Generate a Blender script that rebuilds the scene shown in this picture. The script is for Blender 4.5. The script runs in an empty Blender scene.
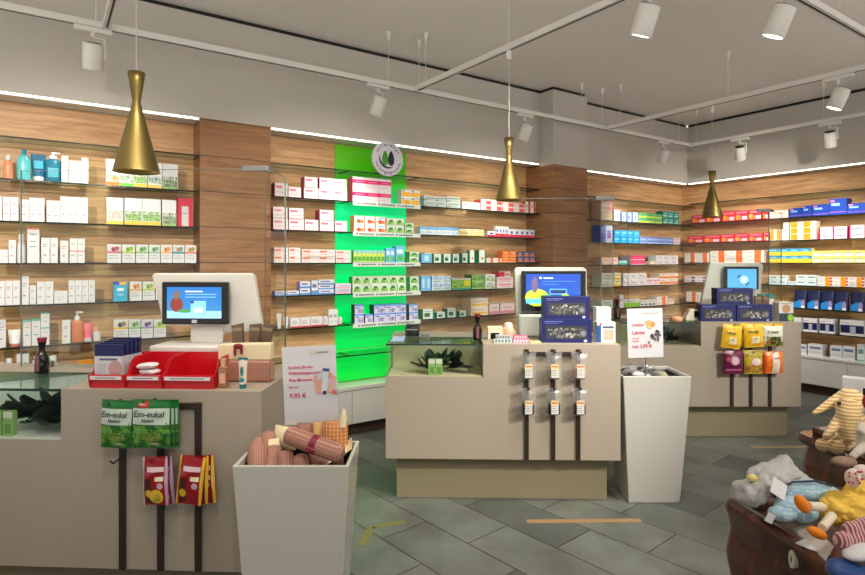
import bpy, math, random
from mathutils import Vector, Matrix
random.seed(7)
C = bpy.context.scene.collection
PI = math.pi
F = 570.0; CX = 432.5; HY = 262.0; EYE = 1.5          # focal length in pixels, centre, horizon row, eye height
def wx(px, Y): return (px-CX)/F*Y
def wz(py, Y): return EYE-(py-HY)/F*Y

# ------------------------------------------------------------------ materials
def lin(c):
    r = []
    for v in c:
        v = v/255.0
        r.append(v/12.92 if v <= .04045 else ((v+.055)/1.055)**2.4)
    return tuple(r)
MATS = {}
def nodemat(name):
    m = bpy.data.materials.new(name); m.use_nodes = True
    nt = m.node_tree; b = nt.nodes['Principled BSDF']
    return m, nt, b
def mat(col, rough=.5, metal=0.0, var=.05, scale=9.0, bump=0.0, key=None, coat=0.0):
    k = key or (tuple(col), rough, metal, var, scale, bump, coat)
    if k in MATS: return MATS[k]
    m, nt, b = nodemat('surface_%d' % len(MATS))
    c = lin(col)
    tc = nt.nodes.new('ShaderNodeTexCoord'); nz = nt.nodes.new('ShaderNodeTexNoise')
    nz.inputs['Scale'].default_value = scale; nz.inputs['Detail'].default_value = 3
    nt.links.new(tc.outputs['Object'], nz.inputs['Vector'])
    mx = nt.nodes.new('ShaderNodeMix'); mx.data_type = 'RGBA'
    mx.inputs['A'].default_value = tuple(v*(1-var) for v in c)+(1,)
    mx.inputs['B'].default_value = tuple(min(.92, v*(1+var)) for v in c)+(1,)
    nt.links.new(nz.outputs['Fac'], mx.inputs['Factor'])
    nt.links.new(mx.outputs['Result'], b.inputs['Base Color'])
    b.inputs['Roughness'].default_value = rough; b.inputs['Metallic'].default_value = metal
    if coat: b.inputs['Coat Weight'].default_value = coat
    if bump:
        bp = nt.nodes.new('ShaderNodeBump'); bp.inputs['Strength'].default_value = bump; bp.inputs['Distance'].default_value = .01
        nt.links.new(nz.outputs['Fac'], bp.inputs['Height']); nt.links.new(bp.outputs['Normal'], b.inputs['Normal'])
    MATS[k] = m
    return m
def print2(c1, c2, sc=60, cut=.5):
    k = ('p2', c1, c2, sc, cut)
    if k in MATS: return MATS[k]
    m, nt, b = nodemat('print_%d' % len(MATS)); N = nt.nodes.new; L = nt.links.new
    tc = N('ShaderNodeTexCoord'); nz = N('ShaderNodeTexNoise'); nz.inputs['Scale'].default_value = sc; nz.inputs['Detail'].default_value = 4; nz.inputs['Roughness'].default_value = .7; L(tc.outputs['Object'], nz.inputs['Vector'])
    rp = N('ShaderNodeValToRGB'); e = rp.color_ramp.elements; e[0].position = cut-.06; e[1].position = cut+.06; e[0].color = lin(c1)+(1,); e[1].color = lin(c2)+(1,)
    L(nz.outputs['Fac'], rp.inputs[0]); L(rp.outputs[0], b.inputs['Base Color']); b.inputs['Roughness'].default_value = .45
    MATS[k] = m; return m
def emit(col, strength):
    k = ('emit', tuple(col), strength)
    if k in MATS: return MATS[k]
    m, nt, b = nodemat('glow_%d' % len(MATS))
    b.inputs['Base Color'].default_value = lin(col)+(1,)
    b.inputs['Emission Color'].default_value = lin(col)+(1,); b.inputs['Emission Strength'].default_value = strength
    MATS[k] = m; return m
def glassmat(tint, refl=.5, base=.04, rough=.03, haze=0.0):
    k = ('glass', tuple(tint), refl, base, haze)
    if k in MATS: return MATS[k]
    m = bpy.data.materials.new('glass_%d' % len(MATS)); m.use_nodes = True
    nt = m.node_tree; nt.nodes.remove(nt.nodes['Principled BSDF'])
    out = nt.nodes['Material Output']
    tr = nt.nodes.new('ShaderNodeBsdfTransparent'); tr.inputs['Color'].default_value = tuple(tint)+(1,)
    gl = nt.nodes.new('ShaderNodeBsdfGlossy'); gl.inputs['Roughness'].default_value = rough
    lw = nt.nodes.new('ShaderNodeLayerWeight'); lw.inputs['Blend'].default_value = .25
    ma = nt.nodes.new('ShaderNodeMath'); ma.operation = 'MULTIPLY_ADD'
    ma.inputs[1].default_value = refl; ma.inputs[2].default_value = base
    nt.links.new(lw.outputs['Facing'], ma.inputs[0])
    mx = nt.nodes.new('ShaderNodeMixShader')
    nt.links.new(ma.outputs[0], mx.inputs[0]); nt.links.new(tr.outputs[0], mx.inputs[1]); nt.links.new(gl.outputs[0], mx.inputs[2])
    last = mx
    if haze:
        df = nt.nodes.new('ShaderNodeBsdfDiffuse'); df.inputs['Color'].default_value = (.8, .8, .8, 1)
        m2 = nt.nodes.new('ShaderNodeMixShader'); m2.inputs[0].default_value = haze
        nt.links.new(mx.outputs[0], m2.inputs[1]); nt.links.new(df.outputs[0], m2.inputs[2]); last = m2
    nt.links.new(last.outputs[0], out.inputs['Surface'])
    MATS[k] = m; return m
def woodmat(c0, c1, key, rough=.45, plank=.265, z0=2.288, knots=True):
    if key in MATS: return MATS[key]
    m, nt, b = nodemat(key); N = nt.nodes.new; L = nt.links.new
    tc = N('ShaderNodeTexCoord'); sp = N('ShaderNodeSeparateXYZ'); L(tc.outputs['Object'], sp.inputs[0])
    pl = N('ShaderNodeMath'); pl.operation = 'SUBTRACT'; pl.inputs[1].default_value = z0; L(sp.outputs['Z'], pl.inputs[0])
    dv = N('ShaderNodeMath'); dv.operation = 'DIVIDE'; dv.inputs[1].default_value = plank; L(pl.outputs[0], dv.inputs[0])
    fl = N('ShaderNodeMath'); fl.operation = 'FLOOR'; L(dv.outputs[0], fl.inputs[0])
    sh = N('ShaderNodeMath'); sh.operation = 'MULTIPLY'; sh.inputs[1].default_value = 3.71; L(fl.outputs[0], sh.inputs[0])
    cb = N('ShaderNodeCombineXYZ'); ax = N('ShaderNodeMath'); ax.operation = 'ADD'
    L(sp.outputs['X'], ax.inputs[0]); L(sh.outputs[0], ax.inputs[1])
    sx = N('ShaderNodeMath'); sx.operation = 'MULTIPLY'; sx.inputs[1].default_value = .9; L(ax.outputs[0], sx.inputs[0])
    sz = N('ShaderNodeMath'); sz.operation = 'MULTIPLY'; sz.inputs[1].default_value = 11.; L(sp.outputs['Z'], sz.inputs[0])
    L(sx.outputs[0], cb.inputs[0]); L(sz.outputs[0], cb.inputs[2]); L(sp.outputs['Y'], cb.inputs[1])
    nz = N('ShaderNodeTexNoise'); nz.inputs['Scale'].default_value = 2.2; nz.inputs['Detail'].default_value = 6; nz.inputs['Distortion'].default_value = .9
    L(cb.outputs[0], nz.inputs['Vector'])
    nf = N('ShaderNodeTexNoise'); nf.inputs['Scale'].default_value = 14; nf.inputs['Detail'].default_value = 4; L(cb.outputs[0], nf.inputs['Vector'])
    ad = N('ShaderNodeMath'); ad.operation = 'MULTIPLY_ADD'; ad.inputs[1].default_value = .35; L(nf.outputs['Fac'], ad.inputs[0]); L(nz.outputs['Fac'], ad.inputs[2])
    rp = N('ShaderNodeValToRGB'); rp.color_ramp.elements[0].position = .42; rp.color_ramp.elements[1].position = .85
    rp.color_ramp.elements[0].color = lin(c0)+(1,); rp.color_ramp.elements[1].color = lin(c1)+(1,)
    L(ad.outputs[0], rp.inputs[0])
    wn = N('ShaderNodeTexWhiteNoise'); wn.noise_dimensions = '1D'; L(fl.outputs[0], wn.inputs['W'])
    br = N('ShaderNodeMapRange'); br.inputs['To Min'].default_value = .9; br.inputs['To Max'].default_value = 1.08; L(wn.outputs['Value'], br.inputs['Value'])
    fr = N('ShaderNodeMath'); fr.operation = 'FRACT'; L(dv.outputs[0], fr.inputs[0])
    gt = N('ShaderNodeMath'); gt.operation = 'GREATER_THAN'; gt.inputs[1].default_value = .02; L(fr.outputs[0], gt.inputs[0])
    gm = N('ShaderNodeMapRange'); gm.inputs['To Min'].default_value = .12; L(gt.outputs[0], gm.inputs['Value'])
    mu = N('ShaderNodeMath'); mu.operation = 'MULTIPLY'; L(br.outputs[0], mu.inputs[0]); L(gm.outputs[0], mu.inputs[1])
    vm = N('ShaderNodeVectorMath'); vm.operation = 'SCALE'; L(rp.outputs[0], vm.inputs[0]); L(mu.outputs[0], vm.inputs['Scale'])
    L(vm.outputs[0], b.inputs['Base Color']); b.inputs['Roughness'].default_value = rough
    MATS[key] = m; return m

# ------------------------------------------------------------------ mesh builder
class MB:
    def __init__(s): s.v = []; s.f = []; s.mi = []; s.m = []; s.sm = []
    def mid(s, m):
        if m not in s.m: s.m.append(m)
        return s.m.index(m)
    def add(s, vs, fs, m, smooth=False):
        o = len(s.v); s.v += [tuple(v) for v in vs]; k = s.mid(m)
        for f in fs: s.f.append(tuple(i+o for i in f)); s.mi.append(k); s.sm.append(smooth)
    def box(s, x0, x1, y0, y1, z0, z1, m, M=None):
        vs = [(x0,y0,z0),(x1,y0,z0),(x1,y1,z0),(x0,y1,z0),(x0,y0,z1),(x1,y0,z1),(x1,y1,z1),(x0,y1,z1)]
        if M: vs = [M @ Vector(v) for v in vs]
        s.add(vs, [(0,3,2,1),(4,5,6,7),(0,1,5,4),(1,2,6,5),(2,3,7,6),(3,0,4,7)], m)
        return s
    def quad(s, a, b, c, d, m): s.add([a,b,c,d], [(0,1,2,3)], m); return s
    def rect(s, x0, x1, z0, z1, y, m):
        s.add([(x0,y,z0),(x1,y,z0),(x1,y,z1),(x0,y,z1)], [(0,1,2,3)], m); return s
    def disc(s, x, z, rx, rz, y, m, n=14, a=0):
        vs = []
        for i in range(n):
            t = 2*PI*i/n; u, w = rx*math.cos(t), rz*math.sin(t)
            vs.append((x+u*math.cos(a)-w*math.sin(a), y, z+u*math.sin(a)+w*math.cos(a)))
        s.add(vs, [tuple(range(n))], m); return s
    def lathe(s, prof, m, n=20, c=(0,0,0), M=None, caps=True, smooth=True):
        vs = []
        for r, z in prof:
            for i in range(n):
                t = 2*PI*i/n; vs.append(Vector((c[0]+r*math.cos(t), c[1]+r*math.sin(t), c[2]+z)))
        if M: vs = [M @ v for v in vs]
        fs = []
        for j in range(len(prof)-1):
            for i in range(n):
                k = (i+1) % n; fs.append((j*n+i, j*n+k, (j+1)*n+k, (j+1)*n+i))
        s.add(vs, fs, m, smooth)
        if caps:
            o = (len(prof)-1)*n
            s.add(vs[:n], [tuple(range(n-1,-1,-1))], m); s.add(vs[o:], [tuple(range(n))], m)
        return s
    def tube(s, pts, r, m, n=10, caps=True, smooth=True):
        pts = [Vector(p) for p in pts]; rs = r if isinstance(r, (list, tuple)) else [r]*len(pts)
        vs = []; ref = None
        for i, p in enumerate(pts):
            d = (pts[min(i+1, len(pts)-1)]-pts[max(i-1, 0)]).normalized()
            if ref is None:
                ref = d.orthogonal().normalized()
            ref = (ref-d*ref.dot(d)).normalized(); b = d.cross(ref)
            for j in range(n):
                t = 2*PI*j/n; vs.append(p+(ref*math.cos(t)+b*math.sin(t))*rs[i])
        fs = []
        for i in range(len(pts)-1):
            for j in range(n):
                k = (j+1) % n; fs.append((i*n+j, i*n+k, (i+1)*n+k, (i+1)*n+j))
        s.add(vs, fs, m, smooth)
        if caps:
            s.add(vs[:n], [tuple(range(n-1,-1,-1))], m, smooth); s.add(vs[-n:], [tuple(range(n))], m, smooth)
        return s
    def ball(s, c, r, m, nu=18, nv=11, M=None):
        if not isinstance(r, (tuple, list)): r = (r, r, r)
        vs = []; fs = []
        for j in range(nv+1):
            ph = PI*j/nv
            for i in range(nu):
                t = 2*PI*i/nu
                p = Vector((r[0]*math.sin(ph)*math.cos(t), r[1]*math.sin(ph)*math.sin(t), -r[2]*math.cos(ph)))
                if M: p = M @ p
                vs.append(p+Vector(c))
        for j in range(nv):
            for i in range(nu):
                k = (i+1) % nu; fs.append((j*nu+i, j*nu+k, (j+1)*nu+k, (j+1)*nu+i))
        s.add(vs, fs, m, True); return s
    def prism(s, poly, y0, y1, m, M=None):                # polygon in x,z extruded along y
        n = len(poly)
        vs = [Vector((x, y0, z)) for x, z in poly]+[Vector((x, y1, z)) for x, z in poly]
        if M: vs = [M @ v for v in vs]
        s.add(vs, [tuple(range(n)), tuple(range(2*n-1, n-1, -1))]+[(i, i+n, (i+1) % n+n, (i+1) % n) for i in range(n)], m)
        return s
    def vprism(s, poly, z0, z1, m):                       # polygon in x,y extruded up
        n = len(poly)
        vs = [(x, y, z0) for x, y in poly]+[(x, y, z1) for x, y in poly]
        s.add(vs, [tuple(range(n-1,-1,-1)), tuple(range(n, 2*n))]+[(i, (i+1) % n, (i+1) % n+n, i+n) for i in range(n)], m)
        return s
    def grid(s, fn, nu, nv, m, smooth=True):
        vs = [fn(i/nu, j/nv) for j in range(nv+1) for i in range(nu+1)]
        fs = [(j*(nu+1)+i, j*(nu+1)+i+1, (j+1)*(nu+1)+i+1, (j+1)*(nu+1)+i) for j in range(nv) for i in range(nu)]
        s.add(vs, fs, m, smooth); return s
    def mesh(s, name):
        me = bpy.data.meshes.new(name); me.from_pydata(s.v, [], s.f)
        for m in s.m: me.materials.append(m)
        me.polygons.foreach_set('material_index', s.mi); me.polygons.foreach_set('use_smooth', s.sm)
        me.update(); return me
    def build(s, name, parent=None, loc=(0,0,0), rz=0, bevel=0, seg=2, label=None):
        o = bpy.data.objects.new(name, s.mesh(name)); C.objects.link(o)
        o.location = loc; o.rotation_euler = (0, 0, rz)
        if parent: o.parent = parent
        if bevel:
            b = o.modifiers.new('bevel', 'BEVEL'); b.width = bevel; b.segments = seg; b.limit_method = 'ANGLE'; b.harden_normals = False
        if label: o['label'] = label
        return o
def tag(o, label, cat, group=None):
    o['label'] = label; o['category'] = cat
    if group: o['group'] = group
    return o
def thing(name, label, cat, loc=(0,0,0), rz=0, group=None, rot=None):
    o = bpy.data.objects.new(name, None); C.objects.link(o); o.empty_display_size = .05
    o.location = loc; o.rotation_euler = rot or (0, 0, rz)
    return tag(o, label, cat, group)
def struct(o): o['kind'] = 'structure'; return o
def copy_tree(o, parent=None):
    c = o.copy(); C.objects.link(c)
    if parent: c.parent = parent
    for ch in list(o.children): copy_tree(ch, c)
    return c
def writing(txt, size, m, parent, loc, name='lettering', rot=(PI/2, 0, 0), align='LEFT', shear=0, sx=1.0, ex=.0004):
    cu = bpy.data.curves.new(name, 'FONT'); cu.body = txt; cu.size = size; cu.align_x = align; cu.shear = shear; cu.extrude = ex; cu.offset = size*.009
    cu.resolution_u = 2
    t = bpy.data.objects.new(name, cu); C.objects.link(t)
    me = bpy.data.meshes.new_from_object(t.evaluated_get(bpy.context.evaluated_depsgraph_get()))
    bpy.data.objects.remove(t); bpy.data.curves.remove(cu)
    me.materials.clear(); me.materials.append(m)
    o = bpy.data.objects.new(name, me); C.objects.link(o); o.parent = parent; o.location = loc; o.rotation_euler = rot; o.scale = (sx, 1, 1)
    return o

# ------------------------------------------------------------------ wall frames (t along the wall, d deeper than the shelf fronts)
U = Vector((.825, .565, 0)).normalized(); NB = Vector((-U.y, U.x, 0))
PF = Vector((-.665, 4.92, 0)); ANG = math.atan2(U.y, U.x)
TC = 5.005                                              # corner of the two shelf-front planes
PR = PF+U*TC; V = -NB                                   # right wall: along V, deeper along U
DEP = .22
def wb(t, d, z=0): p = PF+U*t+NB*d; return Vector((p.x, p.y, z))
def wr(t, d, z=0): p = PR+V*t+U*d; return Vector((p.x, p.y, z))
def ray_t(px, d, right=False):
    s = (px-CX)/F
    P, D, E = (PR, V, U) if right else (PF, U, NB)
    q = P+E*d
    t = (s*q.y-q.x)/(D.x-s*D.y)
    return t, (q+D*t).y
ZS = [2.288-.265*k for k in range(7)]                   # shelf heights
SOF, CEIL, BASE = 2.545, 3.36, .43

WALLGREY = mat((196,190,180), .85, var=.02, scale=2)
OAK = woodmat((176,126,82), (232,186,134), 'oak_planks')
OAK_SHADED = woodmat((126,84,50), (170,122,80), 'oak_pillar_shaded')  # same oak darkened, the pillars' weaker light put into the colour
GAP_SHADE = mat((24,22,20), .6)
WHITE = mat((222,220,214), .35)
GREYM = mat((128,126,120), .4, .6)
LED = emit((255,250,240), 3.0)

# ------------------------------------------------------------------ room
def room():
    # floor: slate slabs laid along the walls
    m, nt, b = nodemat('slate_slabs'); N = nt.nodes.new; L = nt.links.new
    tc = N('ShaderNodeTexCoord'); mp = N('ShaderNodeMapping'); mp.inputs['Rotation'].default_value = (0, 0, math.radians(49)); mp.inputs['Location'].default_value = (.13, .07, 0)
    L(tc.outputs['Object'], mp.inputs[0])
    bt = N('ShaderNodeTexBrick'); bt.inputs['Scale'].default_value = 1.0; bt.inputs['Brick Width'].default_value = .68; bt.inputs['Row Height'].default_value = .315
    bt.inputs['Mortar Size'].default_value = .0035; bt.inputs['Mortar Smooth'].default_value = .1; bt.inputs['Bias'].default_value = 0
    bt.inputs['Color1'].default_value = lin((66,72,70))+(1,); bt.inputs['Color2'].default_value = lin((106,112,104))+(1,); bt.inputs['Mortar'].default_value = lin((34,35,33))+(1,)
    L(mp.outputs[0], bt.inputs['Vector'])
    nz = N('ShaderNodeTexNoise'); nz.inputs['Scale'].default_value = 2.6; nz.inputs['Detail'].default_value = 7; nz.inputs['Roughness'].default_value = .65; L(tc.outputs['Object'], nz.inputs['Vector'])
    mr = N('ShaderNodeMapRange'); mr.inputs['From Min'].default_value = .3; mr.inputs['From Max'].default_value = .7; mr.inputs['To Min'].default_value = .62; mr.inputs['To Max'].default_value = 1.25; L(nz.outputs['Fac'], mr.inputs['Value'])
    vm = N('ShaderNodeVectorMath'); vm.operation = 'SCALE'; L(bt.outputs['Color'], vm.inputs[0]); L(mr.outputs[0], vm.inputs['Scale'])
    L(vm.outputs[0], b.inputs['Base Color'])
    r2 = N('ShaderNodeMapRange'); r2.inputs['To Min'].default_value = .3; r2.inputs['To Max'].default_value = .5; L(nz.outputs['Fac'], r2.inputs['Value']); L(r2.outputs[0], b.inputs['Roughness'])
    bp = N('ShaderNodeBump'); bp.inputs['Strength'].default_value = .25; bp.inputs['Distance'].default_value = .006
    mz = N('ShaderNodeMath'); mz.operation = 'MULTIPLY_ADD'; mz.inputs[1].default_value = -2.0; L(bt.outputs['Fac'], mz.inputs[0]); L(nz.outputs['Fac'], mz.inputs[2]); L(mz.outputs[0], bp.inputs['Height']); L(bp.outputs[0], b.inputs['Normal'])
    poly = [(-5.6,-2.5),(6.5,-2.5),(8.2,4.0),(3.9,8.6),(-5.6,2.1)]
    fl = MB(); fl.vprism(poly, -.1, 0, m); struct(fl.build('floor'))
    ce = MB(); ce.vprism(poly, CEIL, CEIL+.1, mat((240,234,226), .9, var=.015, scale=1)); struct(ce.build('ceiling'))
    # timber-clad walls behind the shelves
    w = MB(); w.box(-3.9, TC+DEP+.02, DEP, DEP+.12, 0, SOF+.06, OAK); struct(w.build('wall_back', loc=PF, rz=ANG))
    w = MB(); w.box(-DEP-.02, 3.6, DEP, DEP+.12, 0, SOF+.06, OAK); struct(w.build('wall_right', loc=PR, rz=ANG-PI/2))
    # plaster soffits above with black strips as the shade in the gap under the ceiling
    s = MB(); s.box(-3.9, TC, 0, DEP+.12, SOF+.02, CEIL-.035, WALLGREY); s.box(-3.9, TC, .02, DEP+.12, CEIL-.035, CEIL, GAP_SHADE)
    struct(s.build('trim_1', loc=PF, rz=ANG))
    s = MB(); s.box(0, 3.6, 0, DEP+.12, SOF+.02, CEIL-.035, WALLGREY); s.box(0, 3.6, .02, DEP+.12, CEIL-.035, CEIL, GAP_SHADE)
    struct(s.build('trim_2', loc=PR, rz=ANG-PI/2))
    # pillars
    p1 = (-1.271, -.742); p2 = (2.22, 2.754)
    p = MB(); p.box(p1[0], p1[1], 0, DEP, 0, SOF+.02, OAK_SHADED); struct(p.build('wall_pillar_left', loc=PF, rz=ANG))
    p = MB(); p.box(p2[0], p2[1], -.19, DEP, 0, SOF-.01, OAK_SHADED); p.box(p2[0], p2[1], -.19, .0, SOF-.01, CEIL-.035, WALLGREY); p.box(p2[0]+.02, p2[1]-.02, -.17, .0, CEIL-.035, CEIL, GAP_SHADE)
    struct(p.build('wall_pillar_right', loc=PF, rz=ANG))
    # white underside and light line along each bay
    k = 3
    for a, bb, fr, n in ((-3.9, p1[0], 0, 'left bay'), (p1[1], p2[0], 0, 'middle bay with the green panel'), (p2[1], TC, 0, 'corner bay')):
        s = MB(); s.box(a, bb, .023, DEP, SOF+.01, SOF+.02, WHITE); struct(s.build('trim_%d' % k, loc=PF, rz=ANG)); k += 1
        t = thing('light_strip', 'thin white light line along the soffit edge above the %s' % n, 'light', PF, ANG, 'light lines under the soffits')
        g = MB(); g.box(a+.01, bb-.01, .010, .019, SOF+.009, SOF+.0165, LED); g.build('diffuser', t)
        g = MB(); g.box(a, bb, .019, .023, SOF+.004, SOF+.02, WHITE); g.build('profile', t)
    s = MB(); s.box(0, 3.6, .023, DEP, SOF+.01, SOF+.02, WHITE); struct(s.build('trim_%d' % k, loc=PR, rz=ANG-PI/2))
    t = thing('light_strip', 'thin white light line along the soffit edge above the right wall', 'light', PR, ANG-PI/2, 'light lines under the soffits')
    g = MB(); g.box(.01, 3.59, .010, .019, SOF+.009, SOF+.0165, LED); g.build('diffuser', t)
    g = MB(); g.box(.02, 3.6, .019, .023, SOF+.004, SOF+.02, WHITE); g.build('profile', t)
room()

# ------------------------------------------------------------------ green glowing panel
def green_panel():
    m, nt, b = nodemat('green_glow'); N = nt.nodes.new; L = nt.links.new
    tc = N('ShaderNodeTexCoord'); sp = N('ShaderNodeSeparateXYZ'); L(tc.outputs['Object'], sp.inputs[0])
    nz = N('ShaderNodeTexNoise'); nz.inputs['Scale'].default_value = 1.6; L(tc.outputs['Object'], nz.inputs['Vector'])
    ma = N('ShaderNodeMath'); ma.operation = 'MULTIPLY_ADD'; ma.inputs[1].default_value = .5; L(nz.outputs['Fac'], ma.inputs[0]); L(sp.outputs['Z'], ma.inputs[2])
    mr = N('ShaderNodeMapRange'); mr.inputs['From Min'].default_value = .6; mr.inputs['From Max'].default_value = 2.75; L(ma.outputs[0], mr.inputs['Value'])
    rp = N('ShaderNodeValToRGB'); e = rp.color_ramp.elements
    e[0].position = 0; e[0].color = lin((0,185,40))+(1,); e[1].position = 1; e[1].color = lin((92,190,10))+(1,)
    a = e.new(.55); a.color = lin((0,205,110))+(1,); a = e.new(.78); a.color = lin((0,200,120))+(1,); a = e.new(.88); a.color = lin((60,190,10))+(1,)
    L(mr.outputs[0], rp.inputs[0]); L(rp.outputs[0], b.inputs['Base Color']); L(rp.outputs[0], b.inputs['Emission Color'])
    b.inputs['Emission Strength'].default_value = .5  # emission added to the panel's own green, weaker towards the top
    e2 = N('ShaderNodeMapRange'); e2.inputs['From Min'].default_value = 2.30; e2.inputs['From Max'].default_value = 2.0; e2.inputs['To Min'].default_value = .08; e2.inputs['To Max'].default_value = .55; L(sp.outputs['Z'], e2.inputs['Value']); L(e2.outputs[0], b.inputs['Emission Strength']); b.inputs['Roughness'].default_value = .25
    t = thing('wall_panel', 'bright green glossy back panel behind the middle shelves', 'panel', PF, ANG)
    zs = [BASE+.002, ZS[6]+.02, ZS[0], SOF]
    for i in range(3):
        g = MB(); g.box(-.092, .640, DEP-.012, DEP-.001, zs[i]+.003, zs[i+1]-.004, m); g.build('panel_sheet', t)
green_panel()
# ------------------------------------------------------------------ shelving
SHG = glassmat((.80,.88,.84), .35, .05)
SHE = mat((22,34,28), .15, var=.02)
SECT = [  # name, t0, t1, right wall?
    ('left bay', -3.8, -1.275, 0), ('bay left of green panel', -.738, -.06, 0), ('green panel bay', -.055, .66, 0),
    ('bay behind middle counter', .665, 2.215, 0), ('corner bay', 2.76, 5.205, 0),
    ('first right-wall bay', .02, 1.045, 1), ('second right-wall bay', 1.05, 3.5, 1)]
LOWER = {'corner bay': .025}
def zshelf(sec, k): return (ZS[k]-LOWER.get(SECT[sec][0], 0) if k < 7 else BASE)+.0006
ORD = ['topmost', 'second', 'third', 'fourth', 'fifth', 'sixth', 'seventh']
for n, a, b, r in SECT:
    for k, z in enumerate(ZS):
        z -= LOWER.get(n, 0); s = MB()
        s.box(a, b, .004, DEP-.014, z-.009, z, SHG); s.box(a, b, 0, .004, z-.010, z, SHE)
        s.box(a, a+.004, .004, DEP-.014, z-.009, z, SHE); s.box(b-.004, b, .004, DEP-.014, z-.009, z, SHE)
        o = s.build('glass_shelf', loc=PR if r else PF, rz=ANG-PI/2 if r else ANG)
        tag(o, '%s glass shelf from the top in the %s' % (ORD[k] if k else 'empty first', n), 'shelf', 'glass wall shelves')
# base cabinets
CABW = mat((206,205,200), .22, var=.015); KICK = mat((62,42,28), .6)
def base_cab(a, b, r, where):
    t = thing('base_cabinet', 'low glossy white base cabinet under the %s' % where, 'cabinet', PR if r else PF, ANG-PI/2 if r else ANG, 'white base cabinets along the walls')
    s = MB(); s.box(a, b, -.02, DEP-.016, .40, BASE, CABW); s.build('top_board', t, bevel=.003)
    s = MB(); s.box(a+.01, b-.01, .02, DEP-.02, .10, .40, CABW); s.build('carcass', t)
    n = max(1, round((b-a)/.75)); w = (b-a)/n
    for i in range(n):
        s = MB(); s.box(a+i*w+.002, a+(i+1)*w-.002, -.015, .02, .11, .395, CABW); s.build('drawer_front', t, bevel=.002)
    s = MB(); s.box(a+.01, b-.01, .05, DEP-.02, 0, .10, KICK); s.build('plinth', t)
base_cab(-3.8, -1.275, 0, 'left bay'); base_cab(-.738, .66, 0, 'green panel'); base_cab(.665, 2.215, 0, 'shelves behind middle counter')
base_cab(2.76, 4.95, 0, 'corner bay'); base_cab(.06, 1.045, 1, 'first bay of right wall'); base_cab(1.05, 3.5, 1, 'far right shelves')

# label rails on the green panel's shelves
for k in range(1, 6):
    z = ZS[k]; s = MB(); W_ = mat((214,222,216), .4); T_ = mat((120,128,122), .6)
    s.box(-.025, .668, -.006, -.001, z-.032, z+.004, W_)
    for i in range(3):
        x = .01+.2*i+.02*(k % 2); s.disc(x, z-.014, .008, .008, -.0065, mat((40,70,50), .5)); s.rect(x+.02, x+.17, z-.020, z-.009, -.0065, T_)
    tag(s.build('shelf_rail', loc=PF, rz=ANG), 'white price rail along the %s glass shelf of the green panel' % ORD[k], 'rail', 'price rails on the green panel')

# ------------------------------------------------------------------ packaged goods on the shelves
W1 = (226,226,226); G1 = (168,170,174); G2 = (120,124,130)
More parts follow.
